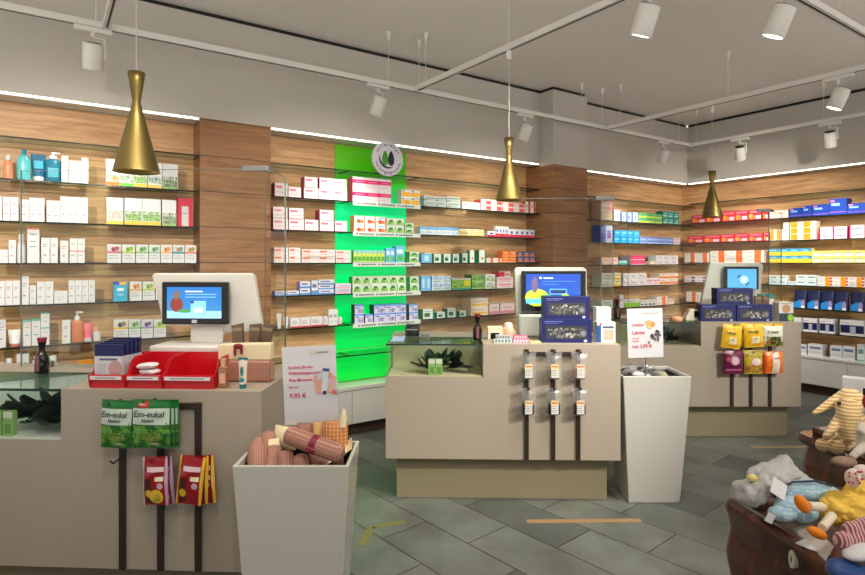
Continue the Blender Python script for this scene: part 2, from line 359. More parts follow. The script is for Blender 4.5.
# style: kind, category, words, base, side, top, prints [(x0,x1,z0,z1,colour)]
LN = lambda z, c=G1, a=.2, b=.75: (a, b, z, z+.035, c)
STY = {
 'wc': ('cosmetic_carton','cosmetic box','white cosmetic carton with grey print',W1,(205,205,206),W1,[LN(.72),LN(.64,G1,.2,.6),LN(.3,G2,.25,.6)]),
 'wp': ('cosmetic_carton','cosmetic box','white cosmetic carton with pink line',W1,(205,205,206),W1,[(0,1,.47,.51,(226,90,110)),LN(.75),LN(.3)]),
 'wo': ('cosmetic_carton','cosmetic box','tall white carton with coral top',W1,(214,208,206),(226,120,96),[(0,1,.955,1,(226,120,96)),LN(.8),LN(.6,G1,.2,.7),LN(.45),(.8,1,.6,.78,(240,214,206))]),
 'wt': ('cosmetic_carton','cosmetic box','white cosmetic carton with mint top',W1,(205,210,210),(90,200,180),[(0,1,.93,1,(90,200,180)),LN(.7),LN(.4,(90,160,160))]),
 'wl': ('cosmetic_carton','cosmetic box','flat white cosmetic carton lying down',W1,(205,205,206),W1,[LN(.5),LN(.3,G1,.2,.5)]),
 'or': ('vitamin_carton','medicine box','small plain orange carton',(240,150,40),(220,125,30),(245,165,60),[(.2,.8,.3,.5,(250,190,100))]),
 'te_o': ('tea_carton','tea box','leaf-print tea carton with orange foot',W1,(215,214,206),W1,[(0,1,0,.15,(245,130,60)),(.04,.96,.17,.42,((120,160,70),(222,222,216),70)),(.45,.96,.2,.34,((226,140,96),(150,170,90),80))]),
 'te_g': ('tea_carton','tea box','leaf-print tea carton with green foot',W1,(215,214,206),W1,[(0,1,0,.13,(120,200,80)),(.04,.96,.15,.46,((100,140,80),(222,222,216),70))]),
 'te_y': ('tea_carton','tea box','leaf-print tea carton with yellow foot',W1,(215,214,206),W1,[(0,1,0,.15,(246,200,80)),(.04,.96,.17,.40,((84,146,60),(176,206,140),60)),(.04,.96,.40,.52,((110,160,80),(222,222,216),70))]),
 'te_d': ('tea_carton','tea box','blossom-dotted tea carton with yellow foot',W1,(215,214,206),W1,[(0,1,0,.14,(246,205,90)),(.05,.95,.18,.52,((232,170,160),(222,222,216),90))]),
 'te_t': ('tea_carton','tea box','leaf-print tea carton with teal herbs',W1,(215,214,206),W1,[(0,1,0,.13,(240,200,90)),(.04,.96,.18,.46,((60,124,116),(222,222,216),70))]),
 'te_k': ('tea_carton','tea box','leaf-print tea carton with dark herbs',W1,(215,214,206),W1,[(0,1,0,.1,(150,190,120)),(.04,.96,.1,.36,((70,104,66),(170,180,150),60)),(.04,.96,.36,.5,((92,122,84),(222,222,216),70))]),
 'red': ('tea_pack','tea pack','red pack with pale grey label',(206,26,62),(180,20,50),(206,26,62),[(.27,.72,.02,.72,(212,208,206)),LN(.45,G2,.35,.6)]),
 'blu': ('tea_carton','tea box','sky-blue carton with rainbow top',(60,180,222),(30,140,190),(60,120,210),[(0,.4,.84,1,(60,70,190)),(.4,.9,.84,1,(240,190,60)),(.25,.75,.52,.68,(230,245,250)),(.3,.7,.3,.38,(160,225,245))]),
 'mw': ('tablet_carton','medicine box','white carton with red lettering',(232,224,226),(140,22,52),(232,220,222),[(.08,.6,.62,.8,(226,120,140)),(.1,.9,.3,.36,(226,180,190)),(0,1,0,.04,(200,30,70))]),
 'mr': ('tablet_carton','medicine box','white carton with orange-red lettering',(232,226,222),(222,208,200),W1,[(.06,.5,.52,.8,(236,120,90)),(.55,.95,.4,.7,(214,206,222)),(.06,.5,.15,.3,(240,196,180))]),
 'bw': ('tablet_carton','medicine box','white carton with blue band',(226,228,236),(96,120,190),W1,[(0,1,0,.3,(92,150,214)),(.12,.75,.5,.75,(120,120,170))]),
 'lv': ('tablet_carton','medicine box','lilac-white carton with pink print',(226,220,236),(100,110,190),W1,[(.1,.95,.2,.45,(236,170,196)),(.3,.9,.6,.75,(176,170,220))]),
 'gw': ('ointment_carton','medicine box','small white carton with red foot',(222,220,218),(196,190,188),W1,[(0,1,0,.14,(190,30,60)),(.15,.7,.4,.5,G1),(.15,.6,.62,.7,G1)]),
 'pk': ('tablet_carton','medicine box','white carton with magenta band',(236,228,230),(226,60,120),W1,[(0,1,.5,.8,(232,20,100)),(.2,.9,.6,.68,(246,130,170)),(.1,.7,.2,.28,(236,190,205))]),
 'yl': ('tablet_carton','medicine box','yellow and white medicine carton',(230,230,222),(200,200,190),W1,[(.05,.95,.12,.66,(244,182,40)),(.1,.3,.74,.9,(60,70,60))]),
 'og': ('cough_carton','cough medicine box','white carton with orange fruit',(222,236,240),(244,140,70),W1,[(.22,.66,.1,.6,(244,84,40),1),(.5,.9,.12,.5,(246,130,70),1),(.9,1,0,1,(244,150,80)),(.2,.8,.76,.86,(150,190,220))]),
 'gn': ('cough_carton','cough medicine box','white carton with green leaf',(214,232,214),(60,150,60),(190,220,230),[(.1,.88,.1,.64,((50,150,50),(190,224,130),60)),(.3,.7,.5,.78,(40,120,50)),(.0,.9,0,.07,(230,235,230))]),
 'gs': ('syrup_carton','syrup box','slim green-yellow carton',(196,226,120),(90,170,70),(150,210,230),[(.1,.9,.8,1,(140,205,235)),(.1,.9,.16,.5,(90,180,60)),(.2,.8,.55,.7,(226,232,90)),(0,1,0,.06,(50,80,170))]),
 'sb': ('syrup_carton','syrup box','sky-blue and green syrup carton',(120,200,240),(60,150,220),(150,215,240),[(.15,.85,.1,.45,(90,190,90)),(.15,.85,.55,.8,(226,240,246))]),
 'lb': ('lozenge_carton','lozenge box','lilac-blue carton with berry picture',(216,214,244),(28,30,52),(110,150,226),[(0,1,.82,1,(104,160,236)),(.36,.9,.1,.54,((90,80,140),(206,200,236),70)),(.1,.5,.6,.72,(90,110,200))]),
 'gy': ('capsule_carton','capsule box','grey-green carton with dark print',(206,214,206),(150,180,170),W1,[(.1,.9,.55,.75,(140,160,150)),(.0,.3,.1,.4,(150,165,155)),(.35,.9,.2,.3,(160,176,166))]),
 'w2': ('capsule_carton','capsule box','white carton with pale grey print',(226,228,226),(200,202,200),W1,[(.1,.8,.5,.68,G1),(.2,.9,.2,.3,(200,208,206))]),
 'ro': ('capsule_carton','capsule box','white carton with red-orange block',(236,228,222),(222,90,80),W1,[(.45,.95,.1,.9,(240,110,70)),(.6,.85,.3,.65,(240,50,130)),(.06,.35,.5,.7,(230,190,190))]),
 'rs': ('capsule_carton','capsule box','white and red striped carton',(232,226,222),(196,60,56),W1,[(.6,.95,.0,1,(206,70,62)),(.1,.5,.5,.7,(210,160,150))]),
 'bs': ('drops_carton','drops box','slim white carton with blue top',(226,230,234),(130,180,226),(70,150,226),[(0,1,.62,1,(126,182,232)),(.3,.7,.2,.4,(150,190,226))]),
 'yw': ('capsule_carton','capsule box','white carton with yellow bands',(236,232,214),(220,210,170),W1,[(0,1,0,.3,(244,196,40)),(.2,.9,.5,.78,(226,190,40))]),
 'rw': ('drops_carton','drops box','slim white carton with red foot',(232,230,232),(206,200,206),W1,[(0,1,0,.32,(220,40,70)),(.3,.7,.42,.72,(70,90,180))]),
 'gg': ('herbal_carton','herbal medicine box','white carton with green edge',(220,230,222),(30,120,80),W1,[(.86,1,0,1,(30,130,80)),(.12,.6,.2,.6,(60,110,70)),(.1,.7,.72,.8,G1)]),
 'gr': ('herbal_carton','herbal medicine box','tall white carton with red dot',(228,232,228),(30,140,80),W1,[(.84,1,0,1,(30,150,90)),(.34,.62,.26,.44,(226,50,40))]),
 'ow': ('tablet_carton','medicine box','bright orange carton',(244,124,46),(226,100,30),(246,150,80),[(.2,.8,.5,.75,(250,180,120)),(.0,1,.1,.2,(250,214,170))]),
 'nv': ('tablet_carton','medicine box','navy and orange carton',(70,78,120),(50,56,90),(90,96,130),[(.1,.9,.15,.5,(244,130,70)),(.2,.8,.6,.8,(180,190,214))]),
 'bl': ('tablet_carton','medicine box','slim light-blue carton',(120,186,230),(70,140,200),(170,214,240),[(.3,.7,.2,.8,(190,226,244))]),
 'bp': ('tablet_carton','medicine box','white-blue carton with photo band',(214,226,238),(60,110,190),(180,206,236),[(.06,.95,.5,.86,((80,130,200),(190,206,224),55)),(.15,.9,.1,.4,(160,190,170)),(.2,.6,.9,.96,(40,60,130))]),
 'gl': ('herbal_carton','herbal medicine box','lime-green carton with yellow sun',(150,206,70),(70,160,60),(226,226,226),[(.0,1,.88,1,(226,226,226)),(.62,.95,.35,.8,(240,226,40)),(.04,.6,.2,.8,((60,150,50),(190,224,110),50)),(0,1,.0,.14,(60,170,150))]),
 'dg': ('herbal_carton','herbal medicine box','dark green herbal carton',(110,160,80),(40,80,40),(90,130,70),[(.06,.94,.3,.8,((40,90,44),(150,190,110),55)),(.0,1,0,.2,(150,196,90)),(.3,.8,.86,.94,(200,220,190))]),
 'wg': ('herbal_carton','herbal medicine box','white carton with green foliage',(228,232,224),(200,214,196),W1,[(.05,.95,.06,.5,((90,150,70),(226,228,214),60)),(.2,.8,.6,.75,(150,160,150))]),
 'pw': ('tablet_carton','medicine box','white carton with pink print',(236,224,226),(226,180,190),W1,[(.1,.9,.55,.75,(230,120,150)),(.15,.8,.2,.38,(236,170,186))]),
 'cr': ('tablet_carton','medicine box','crimson topped small carton',(226,190,196),(190,40,60),(200,60,80),[(.0,.5,.1,.9,(206,40,66)),(.55,.9,.3,.6,(180,130,140))]),
 'ys': ('lozenge_carton','lozenge box','white carton with yellow fruit row',(236,224,206),(226,200,170),W1,[(.08,.95,.15,.4,(240,190,60)),(.1,.9,.55,.72,(230,190,196))]),
 'p2': ('capsule_carton','capsule box','pale pink carton',(228,206,206),(200,176,176),W1,[(.0,1,.0,.32,(214,140,146)),(.2,.8,.55,.68,(200,170,170))]),
 'pc': ('cosmetic_carton','cosmetic box','pale pink cosmetic carton',(232,206,200),(214,180,170),(240,220,214),[(.15,.85,.55,.7,(222,160,150)),(.1,.9,.1,.3,(240,222,190))]),
 'vb': ('tablet_carton','medicine box','blue carton with violet swirl',(206,214,244),(50,90,214),(90,120,226),[(0,.3,0,1,(60,110,220)),(.45,.8,.25,.7,(130,120,206))]),
 'gt': ('tablet_carton','medicine box','green and yellow striped carton',(90,186,110),(40,140,90),(110,190,120),[(0,1,.1,.4,(206,220,80)),(.1,.8,.55,.7,(50,150,110))]),
 'tl': ('tablet_carton','medicine box','deep teal medicine carton',(20,134,122),(10,92,86),(20,120,110),[(.1,.8,.2,.38,(190,226,220)),(.3,.9,.55,.72,(130,206,190))]),
 'cy': ('tablet_carton','medicine box','bright cyan carton',(20,160,222),(16,120,190),(60,180,230),[(.2,.8,.5,.75,(130,214,244)),(.1,.6,.15,.3,(100,200,240))]),
 'pb': ('tablet_carton','medicine box','periwinkle blue carton',(130,160,226),(90,120,196),(150,176,232),[(.1,.9,.2,.35,(206,220,246)),(.2,.8,.6,.78,(70,100,190))]),
 'mg': ('tablet_carton','medicine box','magenta carton with white band',(226,30,100),(200,190,196),(236,226,230),[(0,1,.0,.14,(236,226,230)),(.2,.9,.5,.62,(244,130,170))]),
 'wd': ('tablet_carton','medicine box','white carton with mixed dots',(230,228,230),(200,206,210),W1,[(.1,.35,.45,.65,(90,170,200)),(.5,.7,.45,.65,(230,110,110)),(.2,.8,.15,.25,(210,150,170))]),
 'ob': ('capsule_carton','capsule box','white carton with orange stripe',(236,230,224),(226,200,180),W1,[(0,1,.12,.5,(244,130,46)),(.1,.6,.66,.82,(230,180,150))]),
 'ot': ('capsule_carton','capsule box','white carton with upright orange stripe',(236,230,224),(226,200,180),W1,[(.5,.85,0,1,(242,116,50)),(.1,.4,.4,.6,(220,190,180))]),
 'lg': ('herbal_carton','herbal medicine box','white and lime-green carton',(228,230,220),(190,206,170),W1,[(0,1,0,.55,(140,196,40)),(.1,.7,.7,.82,(170,176,166))]),
 'bk': ('capsule_carton','capsule box','white carton with black dots',(228,226,222),(196,192,188),W1,[(.1,.4,.15,.4,(70,66,66)),(.55,.85,.15,.4,(80,76,76)),(.1,.9,.7,.8,G1)]),
 'rd': ('vitamin_carton','vitamin box','red carton with orange fruit',(214,28,52),(150,16,36),(196,30,50),[(.05,.36,.08,.6,(250,160,60),1),(.22,.52,.08,.48,(246,120,50),1),(.55,.92,.08,.42,(226,200,210)),(.1,.9,.72,.86,(244,130,150))]),
 'yo': ('vitamin_carton','vitamin box','white carton with orange-yellow block',(236,228,214),(226,206,170),W1,[(.05,.6,.05,.95,(236,156,14))]),
 'mp': ('tablet_carton','medicine box','white carton with magenta side',(236,228,230),(196,20,84),W1,[(0,.1,0,1,(206,20,90)),(.25,.85,.4,.6,(230,130,160)),(.3,.7,.15,.25,(214,180,190))]),
 'db': ('incontinence_pack','care pack','cobalt-blue pack with white lettering',(26,64,160),(14,30,84),(30,60,150),[(.1,.6,.55,.72,(140,186,236)),(0,1,.14,.2,(150,90,190)),(.06,.3,.78,.92,(206,120,190))]),
 'yb': ('plaster_carton','plaster box','yellow carton with blue band',(242,214,60),(220,190,60),(40,150,200),[(.0,1,.55,1,(40,146,196)),(.1,.7,.68,.82,(150,210,230)),(.1,.8,.2,.32,(226,170,60))]),
 'yc': ('plaster_carton','plaster box','yellow and white carton',(240,222,110),(224,206,120),(244,214,60),[(.05,.95,.1,.5,(236,236,226)),(.1,.6,.6,.75,(120,180,190))]),
 'gc': ('plaster_carton','plaster box','pale grey carton with teal text',(214,224,222),(180,196,196),(226,232,230),[(.15,.85,.45,.72,(110,150,160)),(0,1,.0,.1,(130,180,190))]),
 'wy': ('plaster_carton','plaster box','white carton with orange end block',(232,230,228),(200,196,190),W1,[(.52,.84,.0,1,(244,160,30)),(.84,.98,.3,.9,(206,40,60)),(.1,.4,.4,.6,G1)]),
 'vi': ('tablet_carton','medicine box','white carton with violet triangle',(234,228,232),(206,196,206),W1,[(.62,.95,.1,.7,(120,90,140)),(.1,.5,.4,.6,(222,160,170))]),
 'wn': ('monitor_carton','device box','white and navy device carton',(220,220,224),(186,188,194),(226,226,228),[(.02,1,.16,.68,(22,30,76)),(.42,.66,.1,.6,(170,176,190)),(.06,.4,.78,.86,(200,170,186))]),
 'wk': ('dressing_pack','dressing pack','white dressing pack with blue text',(218,220,222),(190,194,196),(226,226,226),[(.12,.88,.6,.8,(96,116,160)),(.1,.9,.2,.4,(196,204,214))]),
}
FRUIT = {'rose':((206,110,130),(150,60,80),'rose blossoms'),'lime':((186,206,80),(120,160,50),'lime fruit'),'green':((150,196,120),(90,150,60),'green herbs'),
         'leafy':((160,190,170),(80,130,50),'dark leaves'),'peach':((226,180,120),(206,120,50),'peach fruit'),'teal':((60,140,150),(200,140,90),'teal strip'),
         'coral':((226,130,100),(150,160,70),'coral strip'),'gold':((236,190,50),(50,66,120),'golden flower'),'lilac':((160,150,190),(80,60,100),'purple herbs')}
for n_, (c1, c2, w_) in FRUIT.items():
    STY['f_'+n_] = ('tea_carton','tea box','white tea carton with '+w_,W1,(212,212,208),W1,[(.0,1,.52,.62,c1),(.06,.96,.62,.93,(tuple(min(255,int(v*.35+145)) for v in c1),W1,60)),(.28,.62,.62,.86,c2,1),(.5,.86,.66,.9,tuple(int((p+q)/2) for p,q in zip(c1,c2)),1),LN(.38,G1,.1,.7),LN(.24,G1,.1,.85)])
PALETTE = {}
def pm(c): return print2(c[0], c[1], c[2]) if isinstance(c[0], tuple) else mat(c, .42, var=.03, scale=30)
def carton_mesh(sty, w, h, d):
    nm, cat, words, base, side, top, pr = STY[sty]
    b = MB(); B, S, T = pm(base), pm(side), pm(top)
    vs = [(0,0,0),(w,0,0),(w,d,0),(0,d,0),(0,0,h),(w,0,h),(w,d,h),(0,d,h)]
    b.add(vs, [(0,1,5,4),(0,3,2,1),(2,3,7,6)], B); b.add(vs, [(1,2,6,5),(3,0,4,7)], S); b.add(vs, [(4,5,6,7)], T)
    for i, (x0, x1, z0, z1, c, *k) in enumerate(pr):
        if k: b.disc((x0+x1)/2*w, (z0+z1)/2*h, (x1-x0)/2*w, (z1-z0)/2*h, -.0004-.0002*i, pm(c), 12)
        else: b.rect(x0*w, x1*w, z0*h, z1*h, -.0004-.0002*i, pm(c))
    return b.mesh(nm)
RECS = []      # everything on the shelves, labelled once all are placed
def shelf_point(px, d, r): 
    t, Y = ray_t(px, d, r); return t, Y
TOPZ = {}
def row(sec, k, x0, x1, n, ytop, sty, stack=1, up=False, d=.03, gap=.002, dep=None):
    """n cartons side by side between two photo columns, stack high, their tops at photo row ytop"""
    r = SECT[sec][3]
    t0, Y0 = ray_t(x0, d, r); t1, Y1 = ray_t(x1, d, r); Ym = (Y0+Y1)/2
    zb = TOPZ['last'] if up else zshelf(sec, k)
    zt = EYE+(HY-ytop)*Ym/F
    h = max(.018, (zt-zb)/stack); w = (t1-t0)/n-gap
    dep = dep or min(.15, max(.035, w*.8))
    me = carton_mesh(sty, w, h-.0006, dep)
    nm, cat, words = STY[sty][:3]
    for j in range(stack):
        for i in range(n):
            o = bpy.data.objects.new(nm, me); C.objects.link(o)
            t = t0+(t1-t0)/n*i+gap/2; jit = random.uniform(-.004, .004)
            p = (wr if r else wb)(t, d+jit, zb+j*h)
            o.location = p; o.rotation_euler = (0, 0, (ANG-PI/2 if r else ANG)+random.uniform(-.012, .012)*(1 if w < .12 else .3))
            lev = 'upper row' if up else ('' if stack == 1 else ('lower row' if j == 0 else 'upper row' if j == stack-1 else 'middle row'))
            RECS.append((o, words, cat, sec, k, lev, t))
    TOPZ['last'] = zb+stack*h
def item(sec, k, px, build, words, cat, d=.07):
    r = SECT[sec][3]; t, Y = ray_t(px, d, r)
    o = build(Y); z = zshelf(sec, k)
    o.location = (wr if r else wb)(t, d, z); o.rotation_euler = (0, 0, ANG-PI/2 if r else ANG)
    RECS.append((o, words, cat, sec, k, '', t)); return o
def emp(name):
    o = bpy.data.objects.new(name, None); C.objects.link(o); o.empty_display_size = .03; return o
def bottle(name, r, h, hc, rc, cb, cc, flat=.6, pump=False, neck=.25, label=None, cl=None):
    def f(Y):
        o = emp(name); b = MB(); m = mat(cb, .25, coat=.3)
        S = Matrix.Diagonal((1, flat, 1, 1))
        hb = h-hc
        b.lathe([(r*.9,0),(r,.01),(r,hb*(1-neck)),(r*.8,hb*(1-neck*.4)),(rc*1.02,hb)], m, 18, M=S); bd = b.build('body', o)
        c = MB(); m2 = mat(cc, .35)
        if pump:
            c.lathe([(rc,0),(rc,hc*.45),(rc*.35,hc*.5),(rc*.35,hc*.8)], m2, 12, c=(0,0,hb)); c.box(-rc*.5, rc*1.9, -rc*.4, rc*.4, hb+hc*.8, h, m2); c.build('pump', o)
        else:
            c.lathe([(rc,0),(rc,hc*.92),(rc*.85,hc)], m2, 14, c=(0,0,hb)); c.build('cap', o)
        if cl:
            l = MB(); l.rect(-r*.6, r*.6, hb*.2, hb*.6, -r*flat-.001, mat(cl, .5)); l.build('paper_label', o)
        return o
    return f
def tubeb(name, w, h, hc, cb, cc, band=None):
    def f(Y):
        o = emp(name); b = MB(); m = mat(cb, .35)
        def g(u, v):
            t = 2*PI*u; rx = w/2*(.8+.2*v); ry = (w*.32)*(1-v)+.002
            return (rx*math.cos(t), ry*math.sin(t), hc+(h-hc)*v)
        b.grid(g, 18, 8, m); b.build('body', o)
        c = MB(); c.lathe([(w*.34,0),(w*.36,hc)], mat(cc, .4), 14); c.build('cap', o)
        if band:
            q = MB(); q.rect(-w*.3, w*.3, hc+(h-hc)*.35, hc+(h-hc)*.7, -w*.30, mat(band, .5)); q.build('print', o)
        return o
    return f
def pouchpack(w, h, d, c1, c2, c3):
    def f(Y):
        o = emp('care_pouch'); b = MB()
        def g(u, v):
            a = 2*PI*u; s = 1-.55*max(0, v-.55)/.45
            return (w/2*math.copysign(abs(math.cos(a))**.5, math.cos(a)), d/2*s*math.copysign(abs(math.sin(a))**.5, math.sin(a)), h*v)
        b.grid(g, 20, 8, mat(c1, .5)); b.build('pouch', o)
        q = MB(); q.prism([(-w*.45,h*.03),(w*.28,h*.03),(w*.05,h*.5),(-w*.45,h*.3)], -d/2-.002, -d/2-.001, mat(c2, .35))
        q.disc(w*.26, h*.3, w*.16, h*.2, -d/2-.0025, mat((150,140,190), .4)); q.rect(w*.12, w*.4, h*.02, h*.16, -d/2-.003, mat(c3, .4)); q.build('print', o)
        return o
    return f

# left bay
item(0,1,8.3,bottle('lotion_bottle',.026,.155,.035,.014,(240,150,110),(235,232,226)),'coral lotion bottle with white cap','bottle')
item(0,1,24,bottle('shower_bottle',.038,.20,.035,.014,(96,200,206),(20,140,160)),'aqua shower bottle with teal cap','bottle')
item(0,1,38.5,tubeb('cream_tube',.082,.175,.03,(16,96,130),(232,232,232),(60,170,200)),'teal cream tube standing on white cap','tube')
item(0,1,53,bottle('pump_bottle',.048,.198,.045,.021,(18,104,130),(232,232,230),pump=True,neck=.12,cl=(70,160,180)),'teal pump bottle with white pump','bottle')
row(0,1,61.5,68.3,1,156,'wc'); row(0,1,69,81.3,2,161,'wc'); row(0,1,81.6,88.3,1,158,'wc')
for a,b,s in ((106,119.5,'te_o'),(119.5,133.5,'te_g'),(133.5,147.5,'te_y'),(148,162.3,'te_t'),(162.6,178,'te_k')): row(0,1,a,b,1,159.5+(a-106)*.08,s)
row(0,2,-8,2,1,196,'wc'); row(0,2,2.6,18.6,2,197,'wc'); row(0,2,20,29,1,199.5,'wc'); row(0,2,29.2,44.6,2,198,'wc'); row(0,2,46.4,60,2,200.5,'wc'); row(0,2,60.2,88,4,197,'wc')
for a,b,s in ((106.5,123.5,'te_d'),(124.5,142,'te_y'),(142.2,161,'te_y'),(162,176.5,'te_k')): row(0,2,a,b,1,197.4+(a-106)*.045,s)
row(0,2,177.5,193,1,198.2,'red')
row(0,3,-1,8.2,1,249.5,'wl',2); row(0,3,8.6,16,1,240,'wc')
item(0,3,21,bottle('spray_bottle',.024,.185,.05,.013,(226,226,226),(222,222,222)),'slim white spray bottle','bottle')
row(0,3,27,39.6,1,228,'wo'); row(0,3,41,50,1,237.7,'wc'); row(0,3,50.2,58,1,237.7,'wc'); row(0,3,60,68.4,1,240.6,'wc'); row(0,3,69.6,85,2,238.5,'wp')
for i,(a,b) in enumerate(((107,121.3),(122,135.3),(136,148.5),(149,160),(160.6,172.3),(172.8,184.3),(184.8,196.3))): row(0,3,a,b,1,244.3+i*.15,['f_rose','f_lime','f_green','f_leafy','f_peach','f_teal','f_coral'][i])
row(0,4,-4,5,1,281,'wc'); row(0,4,5.2,20,2,280.6,'wc'); row(0,4,21,29,1,276.2,'wc'); row(0,4,29.4,36,1,285.3,'wc'); row(0,4,36.8,53.5,2,281.6,'wc'); row(0,4,54,67.6,1,291,'wl'); row(0,4,68.4,95,4,280.3,'wc')
row(0,4,113.5,127.5,1,281.6,'blu'); row(0,4,129.6,142,1,281.6,'f_peach'); row(0,4,142.6,155,1,281.6,'f_lime'); row(0,4,155.6,168,1,281.7,'f_green')
row(0,5,-3,6,1,320,'wc')
item(0,5,15,tubeb('hand_cream_tube',.075,.105,.018,(228,226,226),(214,120,120)),'small white tube with pink base','tube')
row(0,5,23,31,1,320,'wt'); row(0,5,31.6,40.4,1,319,'wt'); row(0,5,40.7,49.6,1,327,'wt'); row(0,5,40.7,49.6,1,313,'wt',1,True); row(0,5,62,70.6,1,320.3,'wc')
item(0,5,77.3,bottle('body_oil_bottle',.040,.205,.06,.017,(214,130,80),(232,226,220),pump=True,neck=.15),'amber pump bottle with white pump','bottle')
item(0,5,87.7,tubeb('lotion_tube',.066,.125,.025,(236,110,130),(232,226,226)),'pink lotion tube with white cap','tube')
item(0,5,97,bottle('serum_bottle',.023,.09,.022,.016,(226,226,222),(240,160,120)),'small white bottle with peach cap','bottle')
row(0,5,113.5,128.3,1,319.6,'f_gold'); row(0,5,128.8,140.4,1,319.6,'f_green'); row(0,5,141,153,1,319.6,'f_lilac'); row(0,5,153.6,166,1,319.4,'f_lime')
item(0,6,-2,tubeb('face_cream_tube',.06,.17,.03,(230,200,200),(226,226,226)),'pale pink tube on white cap','tube')
item(0,6,9,bottle('mouthwash_bottle',.036,.19,.04,.017,(226,226,226),(226,226,224)),'white round bottle with white cap','bottle')
row(0,6,16.3,29,2,354,'wc'); item(0,6,35,bottle('soap_bottle',.030,.19,.045,.014,(230,230,230),(226,226,226),pump=True),'white pump soap bottle','bottle')
item(0,6,53,bottle('mouthwash_bottle',.030,.185,.045,.02,(228,228,228),(226,226,226)),'white slim bottle with domed cap','bottle')
row(0,6,78,93,2,360,'or'); row(0,6,94,102,1,355,'or')
# left of the green panel
row(1,1,274.5,287.5,1,183,'mw'); row(1,1,288.3,301,1,187,'mw'); row(1,1,304,333,2,188.2,'mw'); row(1,1,304.5,317.5,1,177,'mw',1,True)
row(1,1,333.3,347,1,190,'mw'); TOPZ['k']=TOPZ['last']; row(1,1,319.5,346.5,2,178.6,'mw',1,True)
row(1,2,273,288,1,218.4,'mw'); row(1,2,273,287.5,1,207,'mw',1,True); row(1,2,288.8,304,1,219,'mw'); row(1,2,288.8,303.5,1,208,'mw',1,True); row(1,2,304.8,318.6,1,219.6,'mw'); row(1,2,319.8,334,1,220.4,'mw'); row(1,2,319.8,333.5,1,210,'mw',1,True); row(1,2,334.6,347,1,221,'mw')
row(1,3,274,288,1,247.5,'mr',2); row(1,3,289,300.5,1,247.5,'mr',2); row(1,3,302,335,2,249.3,'mr',2); row(1,3,336,351,1,250.2,'mr',2)
row(1,4,275,299,2,291,'bw'); row(1,4,300,310.5,1,281.5,'bw',2); row(1,4,311.3,318,1,280.5,'bw'); row(1,4,318.5,334,1,279.6,'bw',3); row(1,4,335,351,1,283.6,'lv',2)
for px in (279,286): item(1,5,px,tubeb('ointment_tube',.042,.12 if px<280 else .09,.02,(222,222,222),(214,214,214)),'slim white ointment tube','tube')
row(1,5,290.5,310,2,317.6,'gw'); row(1,5,310.6,323,1,316.6,'gw'); row(1,5,323.4,328,1,316.4,'gw'); row(1,5,328.3,338,2,309.3,'w2'); row(1,5,338.5,342,1,317.2,'gw')
# green panel
row(2,1,352.5,391,3,178.2,'pk',2); row(2,1,401.5,420,2,190,'yl',2)
row(2,2,354,386,3,216.3,'og',2); row(2,2,386.5,404,2,218.4,'gn',2); row(2,2,405,414,1,223,'gn',2)
row(2,3,353.5,385,8,250.4,'gs'); row(2,3,385.6,394.5,2,248.2,'sb'); row(2,3,395.6,404,1,246,'sb'); row(2,3,409.5,419,1,251.8,'gn',2)
row(2,4,352.5,406,6,276,'gn',2); row(2,4,410,419,1,276.6,'gn',2)
row(2,5,354.5,363.6,1,304.5,'lb',2); row(2,5,365,373,1,314.2,'lb'); row(2,5,374,406,3,304.2,'lb',2); row(2,5,409,418,1,304.2,'lb',2)
# behind the middle counter
row(3,1,424,446,2,196.2,'gy',2); row(3,1,446.6,460,1,196.6,'gy',2); row(3,1,462,480,2,202.2,'w2'); row(3,1,480.8,502.5,2,200,'ro',2); row(3,1,503,525,2,203,'ro',2); row(3,1,525.4,535.5,2,201.6,'rs')
row(3,2,420,458.5,9,227,'bs'); row(3,2,459,484,3,229.2,'yw',2); row(3,2,487.4,495.2,1,231,'rw'); row(3,2,495.5,508.5,4,226.4,'rw'); row(3,2,508.8,534.5,5,229.4,'rw')
row(3,3,421.5,431.8,1,253.6,'bl'); row(3,3,424.6,433,1,253,'gg',1,False,.06); row(3,3,434,442,1,254,'gg'); row(3,3,444,451.7,1,254,'gg'); row(3,3,453,460,1,254,'gg'); row(3,3,462,468,1,253.6,'gg'); row(3,3,470,475.2,1,250.2,'gr'); row(3,3,479.2,485.8,1,250.2,'gr')
row(3,3,486.5,502,2,258,'ot'); row(3,3,502.5,516.3,2,251,'ow',2); row(3,3,517,535.5,3,252,'nv',2)
row(3,4,421,431,2,276,'bl'); row(3,4,432,451,2,276,'bp',2); row(3,4,452,471,1,278.3,'gl'); row(3,4,472,484,1,274.5,'dg',2); row(3,4,485.4,495,1,274.2,'wg',2); row(3,4,497,513,1,277,'pw',2); row(3,4,498.5,510,1,271.2,'cr',1,True)
row(3,5,423,434.5,1,309,'gg'); row(3,5,437,446,1,312.2,'gg'); row(3,5,447.5,457,1,308.3,'gg'); row(3,5,459.5,467,1,311,'gg'); row(3,5,471,488,1,298.3,'ys',2); row(3,5,489,499,1,304,'p2'); row(3,5,500.5,514.5,1,303.4,'p2')
